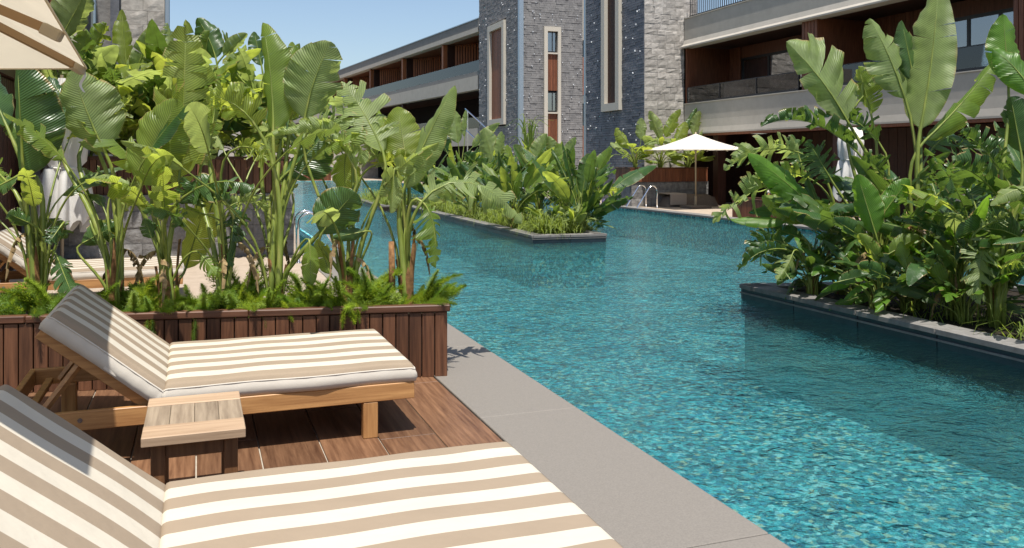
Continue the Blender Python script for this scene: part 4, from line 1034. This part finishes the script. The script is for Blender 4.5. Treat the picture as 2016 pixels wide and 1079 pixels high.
# planting on the block wall behind: taller and wilder
G2 = 'banana plants on the block wall planter'
ml = [M_leaf, M_leaf, Y, PL_, PL_, D_]
for i, (px, lab, hs) in enumerate([
    (130, 'leftmost banana plant on the wall planter, its wide leaf passing behind the parasol', [(118, 78, 178, -32, 90, dict(roll=20, tear=.05, m=PL_, d=(-.3, -.3))), (150, 190, 170, 60, 90, dict(roll=35, tear=.4)), (95, 240, 60, 150, 60, dict(tear=.5))]),
    (235, 'banana plant on the wall planter with a pointed upright leaf before the pale tower', [(250, 140, 240, 18, 46, dict(roll=20, tear=.1, m=Y)), (165, 130, 210, 45, 70, dict(roll=30, tear=.4)), (265, 150, 300, 50, 42, dict(roll=40, m=PL_)), (215, 180, 180, 90, 80, dict(roll=-30, tear=.5)), (285, 215, 265, 105, 80, dict(roll=10, tear=.3, m=PL_))]),
    (330, 'banana plant on the wall planter with ragged bleached tops', [(310, 160, 300, 60, 50, dict(roll=30, tear=.6)), (345, 120, 330, 45, 50, dict(roll=40, tear=.4, m=PL_)), (290, 220, 340, 120, 80, dict(tear=.6)), (230, 240, 190, 160, 70, dict(tear=.5, m=PL_))]),
    (420, 'banana plant on the wall planter with a dark rounded paddle against the sky', [(425, 115, 388, 35, 56, dict(roll=-10, tear=.03, m=D_, bow=.08)), (440, 110, 487, 66, 36, dict(roll=30, m=PL_, tear=.05)), (400, 130, 412, 60, 60, dict(roll=60, tear=.4)), (445, 180, 480, 100, 60, dict(tear=.7))]),
    (510, 'banana plant at the right end of the wall planter, tops just above the paddles', [(515, 130, 500, 62, 38, dict(roll=20, m=D_)), (590, 120, 575, 82, 30, dict(roll=30)), (490, 200, 470, 120, 60, dict(tear=.6)), (540, 190, 580, 110, 60, dict(tear=.6, m=PL_))])]):
    p = onY(px, 300, 15.6); p.z = 1.6
    for h in hs: h[5].setdefault('srad', .03)
    plant(lab, p, hs, 40+i, nw=42, group=G2, dead=2, sh=4, shr=.09, Lp=(.4, 1.3), Lb=(.8, 1.5), ar=.40, el=(42, 84), tear=(.3, 1.0), mats=ml, srad=.024)
for i, px in enumerate((175, 300, 470, 560)):
    p = onY(px, 300, 15.35); p.z = 1.6
    plant('low leafy plant filling the wall planter, %s' % ('first from its left', 'second from its left', 'third from its left', 'at its right corner')[i], p, [], 60+i, nw=16, sh=0, Lp=(.2, .5), Lb=(.3, .55), ar=.46, el=(25, 75), tear=(.0, .4), mats=[M_leaf, Y], srad=.012, group='low plants in the wall planter', name='leafy_plant')

# middle island
G3 = 'banana plants on the middle island'
md = [M_leafd, M_leafd, M_leafd, M_leaf]
def isl(px, d): p = Q(px, 400, d); p.z = .03; return p
for i, (px, d, lab, hs, n) in enumerate([
    (905, 27.5, 'tall banana plant at the back of the island, two pale paddles above the stair rail', [(902, 282, 893, 214, 42, dict(roll=20, m=PL_, tear=.05)), (915, 270, 918, 216, 18, dict(roll=40, m=PL_)), (930, 290, 985, 242, 28, dict(roll=30, m=PL_)), (880, 300, 860, 262, 40, dict(roll=-30, tear=.3, m=D_))], 9),
    (978, 24.5, 'banana plant with a broad pale paddle below the slit window of the farther tower', [(972, 335, 952, 252, 50, dict(roll=-10, m=PL_, tear=.04, bow=.04)), (985, 320, 988, 258, 30, dict(roll=40, m=PL_)), (1010, 330, 998, 285, 34, dict(roll=30)), (945, 330, 915, 300, 40, dict(roll=-40, tear=.4, m=D_))], 10),
    (1062, 22.5, 'banana plant with a fan of leaning paddles on the island', [(1050, 330, 1077, 263, 42, dict(roll=30, m=PL_, tear=.05)), (1045, 335, 1012, 285, 38, dict(roll=-20, m=PL_)), (1090, 320, 1080, 268, 34, dict(roll=-20, m=PL_)), (1075, 350, 1095, 295, 40, dict(roll=20, m=D_)), (1040, 380, 990, 345, 60, dict(tear=.7, roll=50, m=PL_))], 11),
    (1110, 21., 'banana plant with upright pointed leaves near the front of the island', [(1110, 320, 1134, 270, 28, dict(roll=30, m=PL_)), (1120, 340, 1098, 282, 40, dict(roll=10, m=M_leaf)), (1100, 370, 1090, 320, 36, dict(m=D_)), (1085, 400, 1150, 370, 40, dict(roll=50, m=D_, tear=.4))], 9),
    (1145, 18.6, 'banana plant at the front tip of the island leaning towards the far deck', [(1146, 382, 1160, 302, 48, dict(roll=-15, m=D_, tear=.12, fold=.2)), (1158, 370, 1205, 290, 38, dict(roll=25, m=M_leaf, tear=.1)), (1165, 395, 1222, 380, 44, dict(roll=55, tear=.7, m=Y, mid=(1195, 365))), (1150, 400, 1182, 432, 44, dict(roll=40, tear=.6, m=D_, mid=(1175, 400))), (1120, 400, 1080, 375, 46, dict(roll=-50, tear=.5, m=M_leaf)), (1170, 452, 1190, 442, 16, dict(roll=40, tear=.7, m=D_, srad=.008))], 9),
    (1010, 19.5, 'banana plant with ragged low leaves at the island side facing the front planter', [(1000, 400, 960, 370, 50, dict(roll=40, tear=.8, m=PL_)), (1020, 400, 1060, 365, 44, dict(roll=-40, tear=.6))], 9),
    (930, 23.2, 'banana plant with glossy dark low leaves in the middle of the island', [(925, 350, 900, 320, 40, dict(tear=.3, m=D_)), (940, 350, 960, 310, 36, dict(tear=.3, m=D_))], 10),
    (850, 29.5, 'banana plant at the far end of the island behind the front planter leaves', [(850, 320, 830, 280, 36, dict(tear=.4, m=D_))], 9)]):
    for h in hs: h[5].setdefault('srad', .02)
    plant(lab, isl(px, d), hs, 80+i, nw=n+14, group=G3, sh=3, shr=.07, Lp=(.4, 1.25), Lb=(.7, 1.25), ar=.34, arch=(0, .4), el=(48, 86), tear=(.1, .8), mats=md, srad=.02, nU=18)
for i, (px, d, w_) in enumerate(((1130, 18.2, 'at the front tip'), (1085, 18.4, 'just left of the front tip'), (1045, 19.8, 'along the front half of the left rim'), (1000, 22.3, 'halfway along the left rim'), (945, 25.3, 'along the rear half of the left rim'), (1160, 18.6, 'on the corner facing the far deck'))):
    plant('low leafy plant of the middle island, ' + w_, isl(px, d), [], 170+i, nw=20, sh=0, Lp=(.15, .5), Lb=(.3, .6), ar=.30, el=(40, 85), tear=(0, .6), mats=[M_leafd, M_leaf, M_leafp], srad=.010, nU=10, group='low leafy plants on the middle island', name='leafy_plant')
# papyrus plume behind the island
pp = thing('reed_plant', 'feathery arching reed plume in front of the farther tower', 'reed plant', isl(1040, 26.5))
rp_ = random.Random(3); base = isl(1040, 26.5)
for i in range(26):
    top = Q(rp_.uniform(1015, 1065), rp_.uniform(215, 262), 26.3+rp_.uniform(-.4, .4)); b = base.lerp(top, .0); mid_ = V((base.x+(top.x-base.x)*.3, base.y+(top.y-base.y)*.3, top.z+.1))
    tip = top+V((rp_.uniform(-.7, .7), rp_.uniform(-.3, .3), rp_.uniform(-.8, -.1))); mb = MB(); mb.hasuv = True
    for k in range(13):
        u = k/12; c = bez([base, mid_, top, tip], u); s = V((cs, -sn, .3)).normalized()*(.022*(1-u)+.006)
        mb.v += [tuple(c-s), tuple(c+s)]; mb.uv += [(u, .2), (u, .8)]
    for k in range(12): q = 2*k; mb.f.append((q, q+1, q+3, q+2))
    mb.build('strand', M_grass, pp, True)

# far planter
G4 = 'banana plants in the far planter'
for i, (px, lab, hs) in enumerate([
    (1250, 'yellowish banana plant at the left end of the planter before the slit window tower', [(1238, 285, 1212, 252, 26, dict(m=Y, roll=20)), (1262, 275, 1262, 232, 26, dict(m=PL_))]),
    (1300, 'banana plant with tall paddles in the middle of the planter before the slit window tower', [(1300, 275, 1278, 218, 30, dict(m=PL_, roll=-20)), (1310, 270, 1340, 215, 28, dict(m=M_leaf, roll=30)), (1330, 280, 1350, 240, 30, dict(m=Y))]),
    (1355, 'banana plant at the right end of the planter, above the cream parasol', [(1365, 265, 1378, 218, 24, dict(m=PL_, roll=30)), (1350, 260, 1372, 212, 20, dict(m=D_, roll=20)), (1375, 270, 1415, 252, 22, dict(m=PL_, roll=40))])]):
    p = onY(px, 330, 26.9); p.z = 1.28
    for h in hs: h[5].setdefault('srad', .016)
    plant(lab, p, hs, 100+i, nw=26, group=G4, sh=1, Lp=(.35, .95), Lb=(.4, .75), ar=.52, el=(35, 82), tear=(0, .5), mats=[Y, M_leaf, PL_], srad=.014, nU=12)
p = onY(1985, 330, 14.4); p.z = 1.28
plant('banana plant in the timber planter at the right edge', p, [], 111, nw=10, sh=0, Lp=(.4, .9), Lb=(.5, .8), mats=md, srad=.014, nU=12)
for i, (x, lab) in enumerate(((7.9, 'left'), (8.8, 'middle'), (9.5, 'right'))):
    plant('small leafy plant in the distant end planter, the %s one of three' % lab, (x, 68.5, .7), [], 120+i, nw=8, sh=0, Lp=(.4, 1.2), Lb=(.5, 1.0), mats=[M_leaf, D_], srad=.02, nU=10, group='plants in the distant planter', name='leafy_plant')
for i, x in enumerate((5.2, 11., 12.6)):
    plant('distant banana plant by the end wall, %s of the small planter' % ('left', 'just right', 'well to the right')[i], (x, 70.5+i, 0), [], 130+i, nw=12, sh=0, Lp=(.8, 2.0), Lb=(1.0, 1.8), mats=[M_leaf, D_], srad=.03, nU=10, group='plants by the distant end wall')

# right planting bed
G5 = 'banana plants in the right planting bed'
def rb(px, d): p = Q(px, 500, d); p.z = .05; return p
plant('tallest banana plant of the right bed with one huge upright leaf', rb(1808, 9.0), [
    (1812, 255, 1848, -34, 116, dict(d=(0, .1), roll=-22, tear=.04, fold=.14, m=PL_, srad=.034, bow=.03, asym=(1.15, .75), nU=36)),
    (1782, 195, 1712, 36, 92, dict(d=(.1, .1), roll=25, tear=.35, fold=.3, m=PL_, srad=.024, bow=.05)),
    (1822, 276, 1968, 108, 84, dict(d=(0, .05), roll=-20, tear=.35, fold=.35, m=M_leaf, srad=.024, bow=.05)),
    (1800, 160, 1775, 40, 50, dict(d=(.2, .2), roll=30, tear=.1, m=D_)),
    (1850, 380, 1965, 345, 85, dict(d=(-.2, -.3), roll=55, tear=.55, m=M_leaf, mid=(1900, 345), srad=.018)),
    (1830, 300, 1920, 290, 95, dict(d=(.2, .3), roll=-50, tear=.6, m=D_, mid=(1870, 240), srad=.018)),
    (1835, 400, 1890, 490, 90, dict(d=(-.1, -.2), roll=20, tear=.9, fold=.3, m=D_, mid=(1890, 395), srad=.014)),
    (1760, 370, 1700, 300, 80, dict(d=(.1, .1), roll=-40, tear=.6, m=D_))], 141, group=G5, dead=2, ar=.33, nw=16, sh=7, shr=.08, Lp=(.5, 1.2), Lb=(.6, 1.05), mats=[D_], tear=(.4, 1.0))
plant('banana plant of the right bed with a long leaf arching up to the left', rb(1725, 9.3), [
    (1668, 238, 1548, 82, 150, dict(d=(0, -.05), roll=16, tear=.34, fold=.35, droop=.1, m=PL_, srad=.026, bow=.08, asym=(.45, 1.15), ctrl=(1760, 330))),
    (1688, 300, 1498, 250, 78, dict(d=(-.1, -.1), roll=-70, tear=.72, fold=.6, droop=.6, m=D_, mid=(1590, 205), srad=.02)),
    (1730, 280, 1600, 235, 80, dict(d=(0, .1), roll=-50, tear=.75, fold=.3, m=D_, mid=(1670, 205), srad=.018)),
    (1640, 360, 1590, 275, 80, dict(d=(.2, .2), roll=30, tear=.7, m=D_)), (1690, 200, 1755, 130, 50, dict(d=(.2, .2), roll=40, m=PL_, tear=.4)),
    (1715, 225, 1690, 130, 70, dict(d=(.15, .2), roll=-30, tear=.4, m=M_leaf))], 142, group=G5, dead=2, ar=.33, nw=15, sh=5, shr=.07, Lp=(.5, 1.2), Lb=(.6, 1.05), mats=[D_], tear=(.4, 1.0))
plant('banana plant of the right bed with comb torn leaves hanging over the water', rb(1655, 9.9), [
    (1565, 365, 1403, 440, 90, dict(d=(0, -.2), roll=-65, tear=.92, fold=.25, droop=.35, m=PL_, mid=(1480, 350), srad=.018, nU=40)),
    (1572, 300, 1425, 335, 88, dict(d=(.1, 0), roll=-60, tear=.8, m=PL_, mid=(1500, 275), srad=.018)),
    (1600, 355, 1470, 365, 60, dict(d=(.2, .3), roll=-50, tear=.85, m=M_leaf, mid=(1540, 320), srad=.016)),
    (1598, 412, 1472, 302, 70, dict(d=(-.2, -.3), roll=25, tear=.08, m=M_lime, mid=(1570, 370), srad=.016)),
    (1602, 430, 1500, 386, 56, dict(d=(-.25, -.35), roll=35, tear=.05, m=M_leaf, srad=.014)),
    (1550, 432, 1438, 432, 34, dict(d=(-.3, -.4), roll=45, tear=.03, m=M_lime, srad=.012)),
    (1580, 330, 1560, 265, 60, dict(d=(.3, .4), roll=40, tear=.6, m=D_)), (1620, 430, 1590, 350, 40, dict(d=(-.1, -.1), m=D_, roll=30))], 143, group=G5, dead=2, ar=.33, nw=13, sh=4, Lp=(.4, .9), Lb=(.5, .85), mats=[D_, D_, PL_], tear=(.4, 1.0))
plant('low banana plant at the water corner of the right bed', rb(1600, 9.6), [
    (1540, 490, 1452, 534, 50, dict(d=(-.2, -.4), roll=-45, tear=.6, m=D_, mid=(1490, 485), srad=.014)),
    (1545, 480, 1478, 512, 70, dict(d=(0, -.1), roll=-45, tear=.75, m=D_, mid=(1500, 455), srad=.014)),
    (1560, 500, 1530, 552, 50, dict(d=(-.3, -.4), roll=-20, tear=.6, m=PL_, mid=(1555, 520), srad=.012)),
    (1580, 470, 1500, 440, 46, dict(d=(.1, .1), roll=-40, tear=.5, m=D_))], 144, group=G5, dead=2, ar=.34, nw=15, sh=2, Lp=(.3, .6), Lb=(.3, .5), mats=[D_], tear=(.1, .7), srad=.012)
plant('young banana plant of the right bed with two bright upright new leaves', rb(1728, 8.6), [
    (1724, 462, 1688, 343, 62, dict(d=(-.2, -.2), roll=-15, tear=.02, m=M_lime, srad=.018, fold=.2)),
    (1732, 430, 1790, 352, 56, dict(d=(-.2, -.25), roll=20, tear=.15, m=M_lime, srad=.014)),
    (1735, 520, 1690, 460, 40, dict(d=(-.3, -.3), roll=-30, m=M_leaf, srad=.011)), (1700, 470, 1640, 430, 44, dict(d=(-.1, -.1), roll=-30, m=D_)),
    (1790, 545, 1775, 475, 40, dict(d=(-.4, -.4), roll=20, m=M_leaf, srad=.011)), (1745, 545, 1690, 520, 40, dict(d=(-.4, -.5), roll=-30, m=D_, srad=.011)),
    (1750, 500, 1810, 465, 44, dict(d=(-.3, -.3), roll=30, m=M_leaf, srad=.011)), (1650, 555, 1712, 540, 36, dict(d=(-.5, -.5), roll=30, m=D_, srad=.010))], 145, group=G5, dead=2, ar=.34, nw=20, sh=3, Lp=(.25, .6), Lb=(.3, .5), mats=[D_, D_, M_lime], tear=(0, .4), srad=.011)
plant('banana plant of the right bed with dark drooping leaves at the photo edge', rb(1960, 8.0), [
    (1985, 160, 1975, 28, 70, dict(d=(.2, .2), roll=20, tear=.1, m=M_lime, srad=.022)), (2040, 190, 1955, 98, 66, dict(d=(0, .1), roll=30, tear=.2, m=M_lime, mid=(1995, 120), srad=.02)),
    (2010, 300, 1990, 190, 90, dict(d=(.1, .1), roll=-20, tear=.15, m=D_)), (1960, 380, 1865, 330, 100, dict(d=(-.1, -.2), roll=-55, tear=.6, m=D_, mid=(1910, 320))),
    (1985, 360, 1890, 260, 90, dict(d=(.1, .2), roll=-50, tear=.7, m=D_, mid=(1930, 270))), (2040, 370, 1950, 405, 40, dict(d=(-.3, -.3), roll=40, tear=.3, m=PL_, mid=(1990, 365))),
    (2010, 470, 1880, 470, 90, dict(d=(-.1, -.2), roll=-40, tear=.1, m=D_, mid=(1950, 430), srad=.018)), (1950, 470, 1930, 600, 80, dict(d=(-.2, -.4), roll=-20, tear=.75, m=PL_, mid=(1920, 500), srad=.014)),
    (2000, 500, 2050, 580, 80, dict(d=(-.2, -.3), roll=20, tear=.3, m=D_)), (1930, 450, 1985, 420, 50, dict(d=(-.2, -.3), roll=40, tear=.7, m=PL_))], 146, group=G5, dead=2, ar=.33, nw=18, sh=4, Lp=(.4, 1.2), Lb=(.6, .95), mats=[D_, D_, M_leaf], tear=(.4, 1.0))
plant('banana plant in the shaded middle of the right bed beside the tallest one', rb(1880, 8.3), [
    (1870, 470, 1830, 420, 50, dict(d=(-.1, -.1), roll=30, tear=.4, m=M_leaf)), (1880, 520, 1915, 470, 50, dict(d=(-.2, -.2), roll=20, m=D_)), (1860, 560, 1820, 510, 44, dict(d=(-.3, -.3), roll=-20, m=M_leaf, srad=.011))], 147, group=G5, dead=2, ar=.34, nw=24, sh=3, Lp=(.3, 1.0), Lb=(.4, .75), mats=[D_, D_, M_lime, PL_], tear=(.1, .8), srad=.013)
for i, (x, y, lab) in enumerate(((7.7, 7.2, 'in shade behind the edge plant'), (8.6, 6.6, 'farthest from the water'), (7.3, 5.2, 'nearest the camera and outside the frame edge'))):
    plant('banana plant of the right bed, %s' % lab, (x, y, .05), [], 150+i, nw=26, ar=.34, group=G5, sh=2, Lp=(.5, 1.3), Lb=(.6, 1.0), mats=[D_], tear=(.2, .8))
for i, (x, y, lab) in enumerate(((6.75, 8.25, 'just behind its water corner'), (6.72, 7.55, 'a third of the way along its kerb'), (6.75, 6.85, 'halfway along its kerb'), (6.78, 6.2, 'nearest the photo edge'))):
    plant('dark low leafy plant on the right bed, %s' % lab, (x, y, .05), [], 190+i, nw=24, sh=0, group='low leafy plants along the right kerb', name='leafy_plant', Lp=(.25, .6), Lb=(.3, .6), ar=.32, el=(30, 80), arch=(.1, .6), tear=(.1, .9), mats=[D_, D_, D_, M_lime], srad=.010, nU=16)
dh = thing('dry_flower_head', 'straw coloured dry brush of dead fronds in the right bed', 'dry fronds', Q(1790, 440, 8.9)); rd = random.Random(9)
for i in range(46):
    b = Q(1790, 448, 8.9); a = rd.uniform(0, 2*PI); e = rd.uniform(-.3, 1.2); d = V((math.cos(a)*math.cos(e), math.sin(a)*math.cos(e), math.sin(e)))
    MB().tube([b, b+d*.09, b+d*rd.uniform(.13, .21)+V((0, 0, -.03))], [.007, .005, .002], 4).build('strand', M_dryhead, dh)
MB().tube([rb(1795, 8.95), Q(1790, 450, 8.9)], [.03, .02], 6).build('stalk', M_dry, dh)
rk = MB(); rkr = random.Random(2)
bm = bmesh.new(); bmesh.ops.create_icosphere(bm, subdivisions=2, radius=.09)
for v in bm.verts: v.co *= 1+rkr.uniform(-.12, .12); v.co.z *= .6
me = bpy.data.meshes.new('rock'); bm.to_mesh(me); bm.free(); me.materials.append(M_paving); rko = bpy.data.objects.new('rock', me); rko.location = P(1795, 562, .12); C.objects.link(rko)
tag(rko, 'pale rounded rock on the soil of the right bed', 'rock')

# ------------------------------------------------------------------ foxtail ferns
def frond_mesh(seed, ln=.36, n=66):
    r = random.Random(seed); mb = MB(); mb.hasuv = True; bend = r.uniform(.3, 1.5); pts = [V((0, 0, 0))]; sw = r.uniform(-.5, .5); bushy = seed % 3 == 2
    for i in range(n):
        a = bend*(i/n)**1.3; pts.append(pts[-1]+V((math.sin(a), sw*.35*(i/n), math.cos(a)))*(ln*(.8 if bushy else 1)/n))
    for i in range(5, n+1):
        u = i/n; p = pts[i]; T = (pts[i]-pts[i-1]).normalized(); wd = (.085 if bushy else .058)*min(1, (u/.25)**.8)*min(1, ((1.04-u)/.45)**.55)
        A = T.cross(V((0, 1, 0))).normalized(); B = T.cross(A)
        for k in range(9 if bushy else 10):
            th = k*2*PI/9+i*1.3+r.uniform(-.4, .4); d = (A*math.cos(th)+B*math.sin(th)+T*r.uniform(.1, 1.0)).normalized(); l = wd*r.uniform(.45, 1.25)
            if bushy: c = p+d*l*r.uniform(.3, .9); d = (d+V((r.uniform(-1, 1), r.uniform(-1, 1), r.uniform(-.6, 1)))*.9).normalized(); l = .022
            else: c = p
            s = T.cross(d); s = (s.normalized() if s.length > .01 else A)*(.0030 if not bushy else .0042); b = len(mb.v)
            mb.v += [tuple(c-s), tuple(c+d*l), tuple(c+s)]; mb.uv += [(u, .5), (u, .9), (u, .5)]; mb.f.append((b, b+1, b+2))
    b = len(mb.v); sp = MB().tube([pts[i] for i in range(0, n+1, 6)], .003, 4); mb.v += sp.v; mb.uv += [(0, .5)]*len(sp.v); mb.f += [tuple(b+i for i in f) for f in sp.f]
    return mb.mesh('frond', M_fern)
FM = [frond_mesh(i) for i in range(9)]
rf = random.Random(31)
def fern(label, px, off, n, sc, lean=(5, 62), az=None, extra=()):
    root = plroot(px, off); root.z = .44
    t = thing('foxtail_fern', label, 'fern', root, 'foxtail ferns along the front planter')
    for i in range(int(n*1.5)):
        o = bpy.data.objects.new('frond', rf.choice(FM)); o.location = root+V((rf.uniform(-.07, .07), rf.uniform(-.05, .05), 0)); s = sc*rf.uniform(.5, 1.35)
        o.scale = (s, s, s); o.rotation_euler = (0, math.radians(rf.uniform(*lean))-.1, rf.uniform(0, 2*PI) if az is None else rf.uniform(*az)); link(o, t)
    for (dx, dy, dz, ry, rz, s) in extra:
        o = bpy.data.objects.new('frond', FM[rf.choice((0, 1, 3, 4))]); o.location = root+V((dx, dy, dz)); o.scale = (s, s, s); o.rotation_euler = (0, math.radians(ry), rz); link(o, t)
for a in [
    ('shaded fern at the far left of the front planter', 20, .25, 11, 1.0), ('dark fern in shade below the hanging banana leaf', 95, .22, 11, 1.0),
    ('fern behind the shaded head of the farther lounger', 165, .25, 10, .8), ('bright fern just above the striped backrest', 262, .20, 13, .8),
    ('fern trailing one long plume over the planter front left of the seat', 300, .14, 11, .8, (15, 60), None, ((-.02, -.14, .06, 158, -1.75, .72), (.01, -.14, .07, 150, -1.5, .6))),
    ('low fern in front of the thick ochre banana stems', 345, .18, 11, .62), ('fern trailing a single plume beside the striped seat', 395, .15, 12, .68, (10, 60), None, ((-.03, -.13, .06, 155, -1.7, .6),)),
    ('bushy fern left of the ragged mid planter banana', 425, .26, 14, .78), ('bushy fern right of the ragged mid planter banana', 470, .22, 14, .78),
    ('yellow green fern at the foot of the two tall paddles', 520, .16, 15, .72, (10, 70), None, ((-.0, -.10, .12, 150, -1.6, .5), (.12, -.08, .14, 120, -1.2, .6))),
    ('dark fern in the gap right of the two tall paddles', 588, .26, 12, .74), ('fern below the low dark paddle', 640, .24, 13, .78),
    ('sunlit fern with a plume curling over the planter rim', 690, .16, 14, .80, (10, 65), None, ((-.05, -.12, .10, 125, -1.9, .55), (.02, -.12, .12, 118, -1.4, .5))),
    ('upright sunlit fern between the two right hand banana clumps', 728, .20, 15, .85, (0, 45)), ('spreading bright fern at the foot of the right hand banana', 775, .18, 15, .85),
    ('fern at the right corner of the planter with plumes reaching over the coping', 832, .22, 16, .95, (15, 70), (-1.2, 1.3)),
    ('taller dark fern behind the banana stems near the right end', 745, .50, 12, 1.05, (0, 40)), ('dark upright fern in the back row at the planter middle', 480, .52, 12, 1.0, (0, 40)),
    ('dark upright fern in the back row left of the planter middle', 270, .52, 10, .9, (0, 40)), ('dark upright fern in the back row below the dark paddle', 610, .52, 10, .9, (0, 40))]: fern(*a)

# ------------------------------------------------------------------ strap grass on the islands
def grass(name, label, spots, seed, ln, wd):
    r = random.Random(seed); mb = MB(); mb.hasuv = True
    for (x, y, z, n) in spots:
        for i in range(n):
            a = r.uniform(0, 2*PI); d = V((math.cos(a), math.sin(a), 0)); l = r.uniform(*ln); e = r.uniform(.5, 1.35); s = V((-d.y, d.x, 0))*wd*r.uniform(.7, 1.2)
            b0 = V((x+r.gauss(0, .06), y+r.gauss(0, .06), z)); b1 = b0+(d*math.cos(e)+V((0, 0, math.sin(e))))*l*.6; b2 = b1+(d*math.cos(e-1.0)+V((0, 0, math.sin(e-1.0))))*l*.5; b3 = b2+d*l*.1+V((0, 0, -l*.22))
            b = len(mb.v)
            for k, c in enumerate((b0, b1, b2, b3)):
                w_ = (1, .9, .6, .08)[k]; mb.v += [tuple(c-s*w_), tuple(c+s*w_)]; mb.uv += [(k*.1, .1), (k*.1, .9)]
            for k in range(3): q = b+2*k; mb.f.append((q, q+1, q+3, q+2))
    o = stuff(mb.build(name, M_grass, None, True)); o['label'] = label; o['category'] = 'grass'; return o
rg = random.Random(12); sp = []
for i in range(150):
    u = rg.random(); y = 16.35+u*11.5; sp.append((6.42+(y-16.1)*.0164+rg.uniform(.22, .85), y, .03, 9))
for i in range(22): sp.append((rg.uniform(6.75, 7.6), rg.uniform(16.5, 17.4), .03, 14))
for i in range(70): sp.append((rg.uniform(5.95, 7.0), rg.uniform(28.6, 33.8), .03, 20))
grass('grass', 'bright green strap grass edging the middle island', sp, 5, (.35, .75), .011)
sp = [(rg.uniform(6.45, 7.2), rg.uniform(4.2, 6.9), .06, 10) for i in range(26)]
grass('grass', 'thin strap grass along the kerb of the right bed', sp, 6, (.2, .5), .006)
print('leaves', NL_, 'objects', len(bpy.data.objects))
